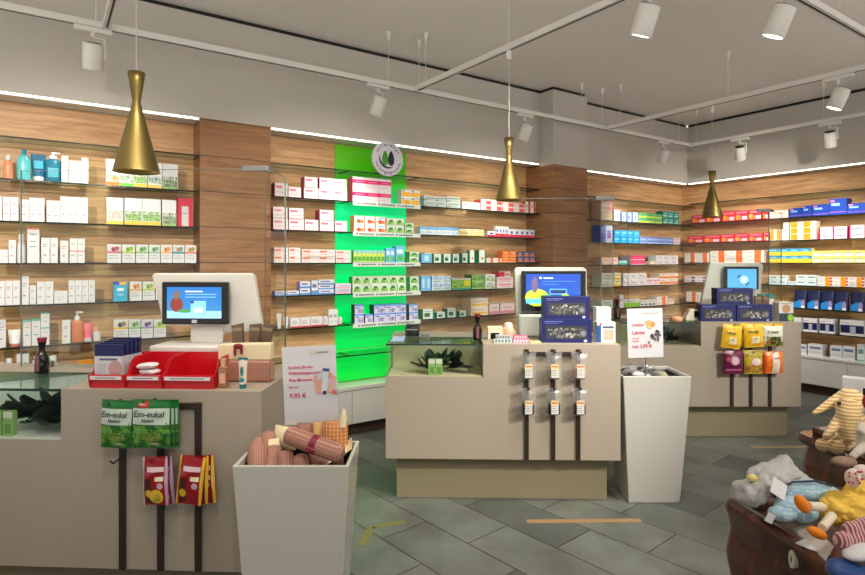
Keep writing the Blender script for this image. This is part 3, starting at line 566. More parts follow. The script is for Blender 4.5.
# corner bay
row(4,1,601,613,1,201,'pc'); row(4,1,614,620,1,209.3,'wo'); row(4,1,620.4,631,2,212.3,'vb'); row(4,1,631.4,638.4,1,212.6,'vb'); row(4,1,639,662,3,213.6,'gt',2); row(4,1,662.6,679,3,211.6,'tl',2)
row(4,2,602.4,613,1,225.2,'vb'); row(4,2,614,639.4,4,230.6,'cy',2); row(4,2,640,673.4,5,237.2,'pb',2); row(4,2,674,680,1,238,'pw',2)
row(4,3,602,618,2,257.4,'pc'); row(4,3,618.5,627,1,260.5,'sb'); row(4,3,630.6,645,1,255.4,'mg',2); row(4,3,650,655,1,261,'pc'); row(4,3,656.4,678,3,255.4,'wd',2)
row(4,4,602,613.4,1,273.4,'wg',2); row(4,4,614.6,621,1,272.6,'yw',2); row(4,4,623.6,646,3,273.2,'wd',2); row(4,4,646.4,659.6,2,278,'pw'); row(4,4,660,678,2,273.4,'ob',2)
row(4,5,601,613,1,300,'wg'); row(4,5,620,624,1,295,'w2'); row(4,5,624.6,640,1,299,'lg'); row(4,5,640.4,656,2,300,'bk'); row(4,5,656.6,667.4,1,296.6,'ot',2); row(4,5,668,674,1,299,'pc')
# right wall
row(5,1,691.5,721,2,214.6,'rd'); row(5,1,722.5,762,3,210.4,'rd'); row(5,1,763,768,1,208.6,'rd'); row(6,1,769.5,788,1,210.4,'pc')
row(6,1,789.5,802.4,1,208,'db'); row(6,1,802.8,811.8,1,205.6,'db'); row(6,1,812.2,829,1,204.4,'db'); row(6,1,829.4,847,1,198.4,'db'); row(6,1,847.4,866,1,203,'db')
row(5,2,687.4,720.5,2,235.6,'rd'); row(5,2,721,763,3,233.8,'rd'); row(5,2,763.6,768.4,1,232,'rd')
row(6,2,770,783,2,229.4,'yo',1); row(6,2,783.4,788.4,1,222.6,'w2'); row(6,2,790,816,2,221.4,'yo',3); row(6,2,819,847,2,226.8,'mp',2); row(6,2,849,864.4,1,225,'mp',2)
row(5,3,684.6,709,2,253.2,'ot',3); row(5,3,710,764,3,250.6,'ot',3)
row(6,3,769.5,811.5,4,248.6,'yb',2); row(6,3,812,866,5,250.6,'yc',2)
row(5,4,684.5,707,2,275.8,'vi',2); row(6,4,769.4,787,2,275.4,'gc',2); row(6,4,788,795.4,1,281.4,'gc'); row(6,4,796,816.6,2,275,'gc',2); row(6,4,817.4,864.6,3,277.2,'wy',3)
row(5,5,686.2,697.4,1,292,'ot',4); row(5,5,698,712,2,293,'ot',2); row(5,5,713,725,1,293,'pw',2)
for px in (801,814.5,828,842,858): item(6,5,px,pouchpack(.13,.21,.07,(18,28,70),(40,140,214),(236,230,236)),'navy and blue care pouch','pouch',.06)
row(6,6,786,801.5,1,317.5,'wn'); row(6,6,802.6,817,1,318.4,'wn'); row(6,6,819.4,834,1,319,'wn'); row(6,6,840,864,1,320.4,'wn')
row(6,7,800,806.6,1,344.6,'wk'); row(6,7,808,822.6,1,344.4,'wk'); row(6,7,830,842,1,346,'wk'); row(6,7,842.6,855,1,346.6,'wk'); row(6,7,857,864.6,1,344.6,'gc')
NTH = ['first','second','third','fourth','fifth','sixth','seventh','eighth','ninth','tenth','eleventh','twelfth','thirteenth','fourteenth','fifteenth','sixteenth','seventeenth','eighteenth']
SHORT = ['left bay','bay left of green panel','green panel','bay behind middle counter','corner bay','first right-wall bay','second right-wall bay']
def label_goods():
    gr = {}
    for r in RECS: gr.setdefault((r[1], r[3], r[4], r[5]), []).append(r)
    for (words, sec, k, lev), rs in gr.items():
        rs.sort(key=lambda r: r[6])
        shelf = ORD[k]+' shelf' if k < 7 else 'white ledge'
        for i, r in enumerate(rs):
            bits = words
            full = len(rs) > 1 and len(words.split())+3+(2 if lev else 0)+len((shelf+' '+SHORT[sec]).split()) <= 16
            if len(rs) > 1: bits += ', '+('leftmost' if i == 0 else 'rightmost' if i == len(rs)-1 else (NTH[i]+' from left' if full else NTH[i]))
            if lev: bits += ', '+lev
            bits += ', '+shelf+', '+SHORT[sec]
            tag(r[0], bits, r[2], ('%s goods on the %s, %s' % (r[2], shelf, SHORT[sec])))
label_goods()
# ------------------------------------------------------------------ counters
TAUPE = mat((170,159,143), .45, var=.015, scale=3); TAUPE2 = mat((150,140,112), .5, var=.02, scale=3)
STRIP = mat((48,36,26), .45); PANE = glassmat((.965,.985,.975), .2, .012); PEDGE = mat((104,118,112), .15, var=.02)
TOP, LOW = .99, .275
def counter(cx, cy, x0, x1, rz, cw, words, leaves, packs, inner=(206,200,180), lsz=1.0):
    """front face on local y=0, x from x0 to x1; the glass showcase fills the left cw metres"""
    t = thing('shop_counter', words, 'counter', (cx, cy, 0), rz, 'taupe service counters')
    D = .55 if x0 < -2 else .62; xs = x0+cw; zc = TOP-.205
    b = MB(); b.prism([(x0,LOW),(x1,LOW),(x1,TOP),(xs,TOP),(xs,zc),(x0,zc)], 0, .34, TAUPE); b.box(x0, x1, .34, D, LOW, TOP, TAUPE); b.build('cabinet', t)
    b = MB(); b.box(x0+.06, x1-.06, .09, D-.06, 0, LOW, TAUPE2); b.build('plinth', t)
    b = MB(); b.box(x0+.012, xs-.004, .006, .338, zc+.0005, zc+.008, mat(inner, .4)); b.box(x0+.012, xs-.004, .326, .338, zc+.008, TOP-.01, mat(inner, .4)); b.build('showcase_lining', t)
    b = MB(); b.box(x0+.002, xs-.003, .0005, .0055, zc+.001, TOP-.010, PANE); b.box(x0+.002, x0+.008, .0055, .32, zc+.001, TOP-.010, PANE); b.build('showcase_glass', t)
    b = MB(); b.box(x0, xs-.002, .003, .339, TOP-.009, TOP, glassmat((.75,.86,.80), .5, .06)); b.box(x0, xs-.002, -.001, .003, TOP-.010, TOP, mat((34,58,48), .15)); b.build('glass_top', t)
    # leaves lying in the showcase
    R = random.Random(len(words)); lf = MB(); L1 = mat((34,58,42), .5, var=.3, scale=20); L2 = mat((30,44,40), .55, var=.3, scale=20)
    xm = (x0+xs)/2 if leaves is None else leaves
    for i in range(26):
        a = R.uniform(0, 6.28); el = R.uniform(.05, 1.0); ln = R.uniform(.08, .125)*lsz; wd = ln*R.uniform(.65, .9)
        o = Vector((xm+R.uniform(-.13, .13), .16+R.uniform(-.07, .07), zc+.022+R.uniform(0, .05)))
        d = Vector((math.cos(a)*math.cos(el), math.sin(a)*math.cos(el), math.sin(el))); sd = Vector((-math.sin(a), math.cos(a), 0)); up = d.cross(sd)
        if o.z+d.z*ln > TOP-.02: d.z = 0
        def g(u, v, o=o, d=d, sd=sd, ln=ln, wd=wd, up=up):
            w = wd/2*math.sin(PI*min(1, v*.96+.03))**.7*(2*u-1)
            p = o+d*(ln*v)+sd*w+up*(abs(2*u-1)*.008-.012*math.sin(PI*v)); return Vector((min(xs-.012, max(x0+.015, p.x)), min(.32, max(.01, p.y)), min(TOP-.014, max(zc+.010, p.z))))
        lf.grid(g, 4, 5, L1 if i % 2 else L2)
    o = tag(lf.build('leaf_branch', loc=(cx, cy, 0), rz=rz), 'dark green leaf decoration inside the glass showcase of %s' % packs[1], 'leaves', 'leaf decorations in the showcases')
    for i, px in enumerate(packs[0]):
        p = MB(); p.box(px-.021, px+.021, .012, .035, zc+.009, zc+.009+packs[2], mat((150,190,110), .4)); p.rect(px-.019, px+.019, zc+.009+packs[2]*.72, zc+.009+packs[2]*.99, .0115, mat((226,228,214), .4)); p.rect(px-.013, px+.013, zc+.02, zc+.009+packs[2]*.5, .0115, mat((100,156,70), .4))
        tag(p.build('herbal_carton', loc=(cx, cy, 0), rz=rz), '%s green and white carton in the showcase of %s' % (('left', 'right', 'third')[i], packs[1]), 'medicine box', 'green cartons in the showcases')
    return t
R1, R2, R3 = math.radians(-3.0), math.radians(-1.6), math.radians(.3)
C1 = (-.675, 2.245); C2 = (1.16, 3.515); C3 = (3.123, 4.83)
counter(C1[0], C1[1], -2.6, 0, R1, 1.783, 'taupe counter at the left with red bins on top and green candy bags', -.97, ([-1.10, -1.05], 'the left counter', .10), (222,228,218), 1.35)
counter(C2[0], C2[1], -1.452, 0, R2, .606, 'taupe counter in the middle with clear candy bags on its front', -1.10, ([-1.165, -1.12], 'the middle counter', .10), (206,196,160))
counter(C3[0], C3[1], -1.53, 0, R3, .68, 'taupe counter at the right with yellow candy bags on its front', -1.12, ([], 'the right counter', .1), (176,166,140))
def local(c, rz, x, y, z): return (c[0]+x*math.cos(rz)-y*math.sin(rz), c[1]+x*math.sin(rz)+y*math.cos(rz), z)
def lx(c, rz, px, y=0):                               # local x on a counter's plane y for a photo column
    o = Vector(local(c, rz, 0, y, 0)); d = Vector((math.cos(rz), math.sin(rz), 0)); s = (px-CX)/F
    return (s*o.y-o.x)/(d.x-s*d.y)
def depth(c, rz, x, y): return local(c, rz, x, y, 0)[1]
# hook strips on the counter fronts
def strips(c, rz, pxs, ptop, bar, words, extra=None):
    t = thing('hook_rack', words, 'hook rack', (c[0], c[1], 0), rz, 'hook racks on the counter fronts')
    for px in pxs:
        x = lx(c, rz, px); Y = depth(c, rz, x, 0)
        b = MB(); b.box(x-.013, x+.013, -.012, -.0008, LOW+.002, wz(ptop, Y), STRIP); b.build('upright', t, bevel=.002)
    xa, xb = lx(c, rz, bar[0]), lx(c, rz, bar[1]); z = wz(bar[2], depth(c, rz, xa, 0))
    b = MB(); b.box(xa-.013, xb+.013, -.014, -.0004, z-.012, z+.012, STRIP); b.build('cross_bar', t, bevel=.002)
    return t
def hook(t, c, rz, px, py, ln=.10):
    x = lx(c, rz, px, -.03); z = wz(py, depth(c, rz, x, -.03))
    b = MB(); b.tube([(x,-.008,z), (x,-.03,z+.002), (x,-ln+.02,z-.004), (x,-ln,z+.012)], .0035, STRIP, 8); b.build('hook', t)
    return x, z
H1 = strips(C1, R1, (123.5, 161.5, 199), 402, (161, 199, 405), 'dark hook rack of three uprights on the left counter front')
H2 = strips(C2, R2, (526.5, 553, 578), 349, (526, 578, 353.5), 'dark hook rack on the middle counter front')
H3 = strips(C3, R3, (731.5, 750.5, 769.5), 326, (731, 769, 328), 'dark hook rack on the right counter front')

# candy bags
def bag(name, w, h, dp, col, parts, rough=.3, pinch=.0, back=None):
    """pillow pouch hanging from its top seam; local origin at the top centre, front towards -y"""
    o = emp(name); b = MB()
    def sh(u, v, s):
        x = w*(u-.5)*(1-pinch*math.sin(PI*v)); z = -h*v
        bul = dp*.5*(max(0, math.sin(PI*min(1, max(0, (v-.06)/.88))))**.6)*(max(0, math.sin(PI*u))**.5)
        wr_ = .0016*math.sin(9*u+5*v*s)+.0012*math.sin(23*v+7*u)
        return Vector((x, -s*bul+wr_*(1 if 0 < u < 1 else 0), z))
    m = col if not isinstance(col, tuple) else mat(col, rough, var=.08, scale=18, coat=.3)
    b.grid(lambda u, v: sh(u, v, 1)-Vector((0,.0006,0)), 14, 18, m); b.grid(lambda u, v: sh(1-u, v, -1)+Vector((0,.0006,0)), 14, 18, back or m)
    b.build('pouch', o)
    def face(u, v): return sh(u, v, 1)
    for (nm, kind, u0, u1, v0, v1, c) in parts:
        q = MB(); mm = print2(c[0], c[1], c[2]) if isinstance(c[0], tuple) else mat(c, .35, var=.06, scale=25)
        if kind == 'r': q.grid(lambda a, d: face(u0+(u1-u0)*a, v0+(v1-v0)*d)-Vector((0,.0022,0)), 6, 6, mm)
        else:
            cu, cv, ru, rv = (u0+u1)/2, (v0+v1)/2, (u1-u0)/2, (v1-v0)/2
            q.grid(lambda a, d: face(cu+ru*d*math.cos(2*PI*a), cv+rv*d*math.sin(2*PI*a))-Vector((0,.0030,0)), 18, 3, mm)
        q.build(nm, o)
    return o, face
def put(o, c, rz, px, py, y, tilt=0, words=None, cat='candy bag', group=None):
    x = lx(c, rz, px, y); z = wz(py, depth(c, rz, x, y))
    o.location = local(c, rz, x, y, z); o.rotation_euler = (0, tilt, rz)
    if words: tag(o, words, cat, group)
    return o
INK = mat((18,48,44), .5); INKR = mat((200,30,50), .5); INKG = mat((96,96,100), .5); INKW = mat((236,232,228), .5)
def green_bag(full, w=.135):
    P = [('band','r',.0,1,.03,.15,(28,110,52)), ('label','r',.02,.98,.17,.50,(190,206,190)), ('leaf_print','r',.02,.98,.51,.97,((24,92,30),(104,160,64),26)), ('candy_print','d',.24,.84,.66,.86,((128,150,60),(84,120,44),90)), ('herb_print','d',.5,.72,.87,.96,(196,200,186))]
    if full: P.append(('badge','r',.16,.44,.03,.15,(206,40,40)))
    o, f = bag('candy_bag', w, .185, .035, (36,104,44), P)
    writing('Em-eukal', .033, INK, o, Vector((-w*.405, f(.5,.29).y-.006, -.185*.335)), shear=.15, sx=.88*w/.135)
    p = f(.3,.44); writing('CLASSIC' if False else 'Klassisch', .017, mat((70,40,80), .5), o, Vector((-w*.2, f(.5,.4).y-.005, -.185*.44)), shear=.1, sx=.8)
    if full: writing('NEU', .012, INKW, o, Vector((-w*.28, f(.3,.1).y-.005, -.185*.11)))
    return o
GB = 'green candy bags on the left counter'
hook(H1, C1, R1, 118, 401); hook(H1, C1, R1, 153, 400); hook(H1, C1, R1, 153+6, 458, .09); hook(H1, C1, R1, 196, 458, .09)
x_, z_ = hook(H1, C1, R1, 121, 458, .10)
put(green_bag(0, .125), C1, R1, 118.2, 400, -.075, math.radians(2), 'green candy bag with white label hanging at the left', group=GB)
put(green_bag(1, .150), C1, R1, 152, 399.5, -.085, 0, 'larger green candy bag with red corner badge', group=GB)
for i, (px, y) in enumerate(((158, -.060), (162, -.036))): put(green_bag(0, .135), C1, R1, px, 399.8, y, math.radians(-1), '%s green candy bag hidden behind the badged one' % ('first', 'second')[i], group=GB)
def red_bag(kind):
    P = [('edge','r',0,.07,.0,1,(206,190,196) if kind else (236,180,40)), ('edge','r',.90,1,.0,1,(196,160,190) if kind else (240,190,60)), ('title','r',.2,.88,.2,.30,(226,196,206)),
         ('label','r',.52,.86,.4,.49,(236,226,190)), ('candy_print','r',.14,.36,.44,.96,(60,40,36)), ('candy_print','d',.14,.4,.66,.84,(226,190,50)), ('flower','d',.6,.84,.52,.66,(216,170,196))]
    if kind: P += [('badge','d',.28,.84,.66,.97,(236,200,60)), ('badge','d',.36,.76,.71,.92,(190,160,60))]
    return bag('wafer_bag', .098, .185, .03, (150,18,26), P, .28)[0]
RB = 'red snack bags on the left counter'
put(red_bag(1), C1, R1, 155.6, 456.5, -.075, math.radians(-1), 'red snack bag with round yellow badge', group=RB); put(red_bag(1), C1, R1, 160, 456.5, -.045, math.radians(-4), 'red snack bag half hidden behind the yellow-badged one', group=RB)
put(red_bag(0), C1, R1, 193.5, 456, -.085, math.radians(6), 'red snack bag with golden edges hanging tilted', group=RB); put(red_bag(0), C1, R1, 196.5, 455.5, -.058, math.radians(1), 'middle of three red golden-edged snack bags', group=RB); put(red_bag(0), C1, R1, 201.5, 455.5, -.03, math.radians(-3), 'rearmost red golden-edged snack bag, almost hidden', group=RB)
# clear bags
CLEAR = glassmat((.92,.92,.91), .6, .06, .12, .14)
def clear_bag(fill, tagc):
    o, f = bag('sweets_bag', .105, .17, .045, CLEAR, [], pinch=.22)
    b = MB(); b.box(-.036,.036,-.019,.015,-.162,-.088, mat(fill, .5, var=.3, scale=60)); b.build('filling', o, bevel=.013, seg=3)
    q = MB(); q.box(-.022, .022, -.031, -.029, -.152, -.100, mat((226,226,222), .5)); q.box(-.023, .023, -.031, -.029, -.100, -.070, mat(tagc, .5)); q.rect(-.02, .02, -.088, -.080, -.0314, mat((206,120,60), .5))
    for i in range(4): q.rect(-.021, .018-.006*(i % 2), -.108-.011*i, -.104-.011*i, -.0314, mat((150,150,150), .5))
    q.build('paper_tag', o); k = MB(); k.box(-.008, .008, -.027, -.018, -.006, .006, mat((40,38,36), .5)); k.build('clip', o); return o
CB = 'clear sweets bags on the middle counter'
for j, (py, fills) in enumerate(((352, ((150,140,120), (170,160,130), (206,160,140))), (388, ((44,30,28), (36,34,34), (60,44,44))))):
    for i, px in enumerate((528, 554, 579.5)):
        hook(H2, C2, R2, px, py, .075)
        put(clear_bag(fills[i], ((226,214,170), (226,206,150), (226,206,180))[i]), C2, R2, px, py, -.05, 0, '%s clear bag of %s sweets, %s row on the middle counter' % (('left', 'middle', 'right')[i], ('pale', 'dark')[j], ('upper', 'lower')[j]), group=CB)
# yellow, purple and orange bags on the right counter
YB = 'colourful candy bags on the right counter'
def deco_bag(col, P, w=.162, h=.20): return bag('candy_bag', w, h, .045, col, P, .3)
yw = [('swirl','r',.02,.98,.03,.22,((232,170,20),(246,206,60),22)), ('swirl','r',.02,.98,.82,.97,((226,150,24),(240,196,40),30)), ('label','r',.34,.76,.54,.82,(240,226,180)), ('stamp','r',.48,.62,.62,.71,(50,40,30))]
for px in (731.5, 750.5, 770): hook(H3, C3, R3, px, 325, .09); hook(H3, C3, R3, px, 352, .09)
o, f = deco_bag((238,192,30), yw); writing('Lakritz', .036, mat((40,70,90), .5), o, (-.058, f(.5,.4).y-.004, -.083), shear=.1, sx=.8); put(o, C3, R3, 733, 324.5, -.06, math.radians(7), 'yellow candy bag, left of the upper row', group=YB)
o, f = deco_bag((240,190,26), yw); writing('Honig', .040, mat((30,60,60), .5), o, (-.055, f(.5,.4).y-.004, -.078), shear=.1, sx=.85); put(o, C3, R3, 753, 323.4, -.065, math.radians(-3), 'yellow candy bag beside the white-topped one, upper row', group=YB)
o, f = deco_bag((236,200,60), yw); put(o, C3, R3, 749, 323.4, -.035, math.radians(2), 'yellow candy bag mostly hidden behind another yellow one', group=YB)
o, f = deco_bag((226,226,206), [('band','r',0,1,.0,.10,(244,180,40)), ('herb_print','r',.0,1,.56,1,((46,70,36),(150,140,70),30)), ('berry','d',.1,.36,.74,.88,(190,100,50))], .165, .19); writing('Kräuter', .036, mat((40,60,60), .5), o, (-.06, f(.5,.4).y-.004, -.078), sx=.85); put(o, C3, R3, 773, 323.6, -.06, 0, 'white candy bag with yellow top and herbs', group=YB)
o, f = deco_bag((104,14,60), [('flower','d',.32,.78,.25,.62,(206,170,180)), ('flower','d',.46,.66,.34,.52,(236,220,226)), ('berry','d',.12,.36,.3,.5,(170,70,110)), ('scallop','r',.08,.92,.78,.86,(190,110,150))]); put(o, C3, R3, 733, 350, -.06, 0, 'purple candy bag with pale flower', group=YB)
o, f = deco_bag((196,170,40), [('swirl','r',.0,1,.04,.28,((190,170,40),(120,120,40),30)), ('flower','d',.34,.84,.32,.64,((226,190,190),(240,226,220),60)), ('berry','r',.04,.96,.62,.94,((150,84,50),(206,170,60),40))], .155); put(o, C3, R3, 753, 350, -.055, math.radians(-2), 'olive-gold candy bag with pink flower', group=YB)
o, f = deco_bag((240,120,24), [('label','r',.42,.78,.02,.98,(236,226,214)), ('band','r',.0,.14,.02,.98,(200,70,20))], .165, .185); writing('Sanddorn', .017, mat((40,44,60), .5), o, (-.008, f(.5,.4).y-.004, -.06), sx=.8); put(o, C3, R3, 773, 351.5, -.06, 0, 'orange candy bag with upright white label', group=YB)
# ------------------------------------------------------------------ clear screens on the counters
CHROME = mat((150,150,148), .3, .8)
def screen(c, rz, x0, x1, y, ztop, side, words, sidel=None):
    t = thing('glass_screen', words, 'screen', local(c, rz, 0, 0, 0), rz, 'clear screens on the counters')
    b = MB(); b.box(x0, x1, y, y+.006, TOP, ztop, PANE)
    for x in (x0, x1-.002): b.box(x, x+.002, y-.0005, y+.0065, TOP, ztop, PEDGE)
    b.box(x0, x1, y-.0002, y+.0062, ztop-.002, ztop, PEDGE); b.build('front_pane', t)
    b = MB(); M = Matrix.Translation((x1, y+.008, 0)) @ Matrix.Rotation(side[1], 4, 'Z')
    b.box(0, .006, 0, side[0], TOP, ztop, PANE, M); b.box(-.0005, .0065, side[0]-.003, side[0], TOP, ztop, PEDGE, M); b.box(0, .006, 0, side[0], ztop-.002, ztop, PEDGE, M); b.build('side_pane', t)
    b = MB(); b.box(x1-.11, x1+.008, y-.004, y+.012, ztop-.012, ztop+.014, CHROME); b.box(-.002, .010, 0, side[0]*.35, ztop-.012, ztop+.014, CHROME, M); b.build('corner_bracket', t, bevel=.002)
    for x in (x0+.1, x1-.12): b = MB(); b.box(x, x+.06, y-.008, y+.014, TOP, TOP+.03, CHROME); b.build('clamp', t, bevel=.002)
    return t
screen(C1, R1, lx(C1,R1,20.5,.46), lx(C1,R1,265,.46), .46, 1.945, (.255, math.radians(-3)), 'clear glass screen behind the monitor of the left counter')
screen(C2, R2, lx(C2,R2,406,.27), lx(C2,R2,613,.27), .27, 1.925, (.30, 0), 'clear glass screen standing on the middle counter')
screen(C3, R3, lx(C3,R3,628,.20), lx(C3,R3,769,.20), .20, 1.955, (.30, math.radians(-50)), 'clear glass screen standing on the right counter')
# ------------------------------------------------------------------ monitors
SHELLW = mat((216,214,206), .35, var=.015); BLACK = mat((16,16,18), .25)
def monitor(c, rz, shell, bezel, scr, y, base, words, pic):
    t = thing('checkout_monitor', words, 'monitor', local(c, rz, 0, y, 0), rz, 'checkout monitors on the counters')
    def P(px, py, yy): 
        x = lx(c, rz, px, y+yy); return x, wz(py, depth(c, rz, x, y+yy))
    pts = [P(a, b, .05) for a, b in shell]
    b = MB(); b.prism(pts, .05, .085, SHELLW); b.build('rear_shell', t, bevel=.008, seg=3)
    (xa, za), (xb, zb) = P(bezel[0], bezel[1], 0), P(bezel[2], bezel[3], 0)
    bb = MB(); bb.box(xa, xb, 0, .03, zb, za, BLACK); bb.build('bezel', t, bevel=.006, seg=3)
    (sa, ta), (sb, tb) = P(scr[0], scr[1], 0), P(scr[2], scr[3], 0)
    b = MB(); b.rect(sa, sb, tb, ta, -.0008, pic['bg']); b.build('screen', t)
    w, h = sb-sa, ta-tb
    for k, (nm, kind, u0, u1, v0, v1, cc) in enumerate(pic['art']):
        q = MB(); yy = -.0012-.0003*k
        if kind == 'r': q.rect(sa+u0*w, sa+u1*w, tb+v0*h, tb+v1*h, yy, emit(cc, .55))
        else: q.disc(sa+(u0+u1)/2*w, tb+(v0+v1)/2*h, (u1-u0)/2*w, (v1-v0)/2*h, yy, emit(cc, .55))
        q.build(nm, t)
    xm = (xa+xb)/2
    b = MB(); b.box(xm-.035, xm+.115, .034, .049, TOP+base[1], zb+.02, SHELLW); b.box(xm-.035, xm+.115, .032, .049, zb, za-.02, SHELLW); b.build('stand', t, bevel=.004)
    if base[0]:
        b = MB(); b.box(base[0][0], base[0][1], -.06, .13, TOP, TOP+base[1], SHELLW); b.build('base', t, bevel=.01, seg=3)
    if pic.get('logo'): b = MB(); b.box(xm-.012, xm+.012, -.001, 0, zb+.006, zb+.020, mat((200,200,200), .4)); b.build('badge', t)
    return t
def screenmat(top, bot, key, z0, z1):
    m, nt, b = nodemat(key); N = nt.nodes.new; L = nt.links.new
    tc = N('ShaderNodeTexCoord'); sp = N('ShaderNodeSeparateXYZ'); L(tc.outputs['Object'], sp.inputs[0]); mr = N('ShaderNodeMapRange'); mr.inputs['From Min'].default_value = z0; mr.inputs['From Max'].default_value = z1; L(sp.outputs['Z'], mr.inputs['Value'])
    rp = N('ShaderNodeValToRGB'); e = rp.color_ramp.elements; e[0].color = lin(bot)+(1,); e[1].color = lin(top)+(1,); L(mr.outputs[0], rp.inputs[0])
    b.inputs['Base Color'].default_value = (.02,.02,.02,1); L(rp.outputs[0], b.inputs['Emission Color']); b.inputs['Emission Strength'].default_value = .8; b.inputs['Roughness'].default_value = .3
    return m
art1 = [('ground','r',0,1,.0,.24,(150,205,240)), ('figure','d',.06,.30,.2,.68,(130,60,50)), ('figure','d',.12,.24,.6,.9,(120,100,80)), ('grass','d',.2,.46,.18,.30,(70,150,90)), ('window','r',.44,.72,.14,.56,(130,200,240)), ('carton','r',.50,.66,.18,.34,(226,226,226)), ('headline','r',.34,.66,.84,.88,(226,240,250)), ('text_line','r',.34,.92,.76,.78,(150,200,240)), ('text_line','r',.34,.90,.67,.69,(150,200,240)), ('flag','r',.44,.5,.48,.56,(60,60,120))]
monitor(C1, R1, [(163,325),(151.5,276),(153.5,273.2),(251,273),(254,276),(262,328),(259,333),(224,333),(222,337),(190,337),(190,326)], (161.5,282,227.5,324.5), (167,287,221.5,318.5), .30,
        ((lx(C1,R1,150,.25), lx(C1,R1,245,.25)), .14), 'white checkout monitor with blue screen on the left counter', dict(bg=screenmat((20,130,226),(70,170,230),'screen_a',1.2,1.4), art=art1, logo=1))
art2 = [('hill','d',-.02,.42,-.1,.50,(186,214,60)), ('tower','d',.10,.22,.36,.9,(110,90,120)), ('ground','r',0,1,.0,.16,(90,200,236)), ('grass','d',.25,.5,.12,.3,(120,190,90)), ('window','r',.43,.75,.3,.5,(90,170,236)), ('text_line','r',.45,.73,.34,.46,(30,50,120)), ('badge_print','d',.64,.80,.10,.34,(206,220,80)), ('headline','r',.32,.5,.84,.88,(210,230,250)), ('text_line','r',.30,.9,.74,.76,(70,140,240)), ('text_line','r',.30,.6,.64,.66,(70,140,240)), ('dot','d',.24,.29,.83,.91,(230,240,250))]
monitor(C2, R2, [(517,330),(514.5,270),(516.5,267.3),(584,267.3),(586.8,270),(587.5,330)], (521.5,271,586,311.5), (526,274,580.5,303.5), .42, (None, 0), 'white-framed checkout monitor with blue screen on the middle counter', dict(bg=screenmat((20,90,232),(30,120,236),'screen_b',1.2,1.4), art=art2))
art3 = [('pill_print','d',.42,.72,.25,.68,(150,206,246)), ('pill_print','d',.48,.66,.34,.6,(206,220,230)), ('pen_print','r',.34,.40,.56,.66,(40,50,90)), ('pen_print','r',.38,.45,.64,.72,(40,50,90)), ('pen_print','r',.62,.69,.18,.27,(40,50,90)), ('pen_print','r',.67,.74,.26,.34,(40,50,90)), ('text_line','r',.05,.95,.1,.12,(60,150,220))]
monitor(C3, R3, [(699,312),(710,264),(712,262.5),(760,262.5),(763.5,265),(759,312)], (724.8,266.5,759,289.5), (727.5,269,756.5,289), .38, ((lx(C3,R3,716,.4), lx(C3,R3,757,.4)), .03), 'pale trapezoid checkout monitor with light-blue screen on the right counter', dict(bg=screenmat((90,190,246),(100,196,246),'screen_c',1.3,1.45), art=art3))
# ------------------------------------------------------------------ things on the left counter
RED = mat((196,16,30), .32, var=.02)
def red_bin(px0, px1, i):
    w3 = ('left', 'middle', 'right')[i]; y0 = .03
    xa, xb = lx(C1,R1,px0,y0), lx(C1,R1,px1,y0); w = xb-xa-.003
    t = thing('storage_bin', ('red open-front bin holding navy and white bags', 'red open-front bin holding small white packs', 'empty red open-front bin')[i], 'storage bin', local(C1,R1,xa,y0,TOP), R1, 'red bins on the left counter')
    D, H, hf = .20, .118, .050; side = [(0,0),(D,0),(D,H),(.075,H),(.045,H-.012),(.012,hf+.006),(-.012,hf+.004),(-.012,hf-.018)]
    M = Matrix(((0,1,0,0),(1,0,0,0),(0,0,1,0),(0,0,0,1)))
    b = MB(); 
    for x in (0, w-.003): b.prism([(p[0], p[1]) for p in side], x, x+.003, RED, M)
    b.box(.003, w-.003, 0, D, 0, .003, RED); b.box(.003, w-.003, D-.003, D, .003, H, RED); b.box(.003, w-.003, 0, .003, .003, hf, RED); b.box(.003, w-.003, -.012, 0, hf-.018, hf+.004, RED)
    b.build('tub', t); l = MB(); l.box(.008, w-.012, -.0135, -.012, hf-.014, hf, mat((222,220,222), .5)); l.rect(.03, w-.035, hf-.009, hf-.005, -.0138, mat((120,120,124), .5)); l.build('label_strip', t, label='white label strip')
    return t, xa, w
bins = [red_bin(90, 126.5, 0), red_bin(127, 163.5, 1), red_bin(164, 215, 2)]
for i in range(5):
    t, xa, w = bins[0]
    b = MB(); W_, N_, P_ = mat((206,206,210), .45), mat((20,30,84), .45), mat((190,150,150), .5)
    x0 = xa+.006+.004*i; x1 = x0+w-.034; y = .05+.024*i
    b.box(x0, x1, y, y+.018, TOP+.004, TOP+.125, W_); b.box(x0, x1, y, y+.018, TOP+.125, TOP+.172+.004*i, N_)
    b.disc((x0+x1)/2+.03, TOP+.075, .03, .032, y-.0006, P_); b.rect(x0+.02, x1-.02, TOP+.108, TOP+.116, y-.0007, mat((90,96,130), .5)); b.rect(x0+.01, x0+.05, TOP+.06, TOP+.095, y-.0006, mat((186,190,196), .5))
    tag(b.build('paper_bag', loc=(C1[0],C1[1],0), rz=R1), 'navy-topped white bag %s in the left red bin' % ('standing foremost','second from front','third from front','fourth from front','standing rearmost')[i], 'paper bag', 'navy-topped bags in the red bin')
t, xa, w = bins[1]
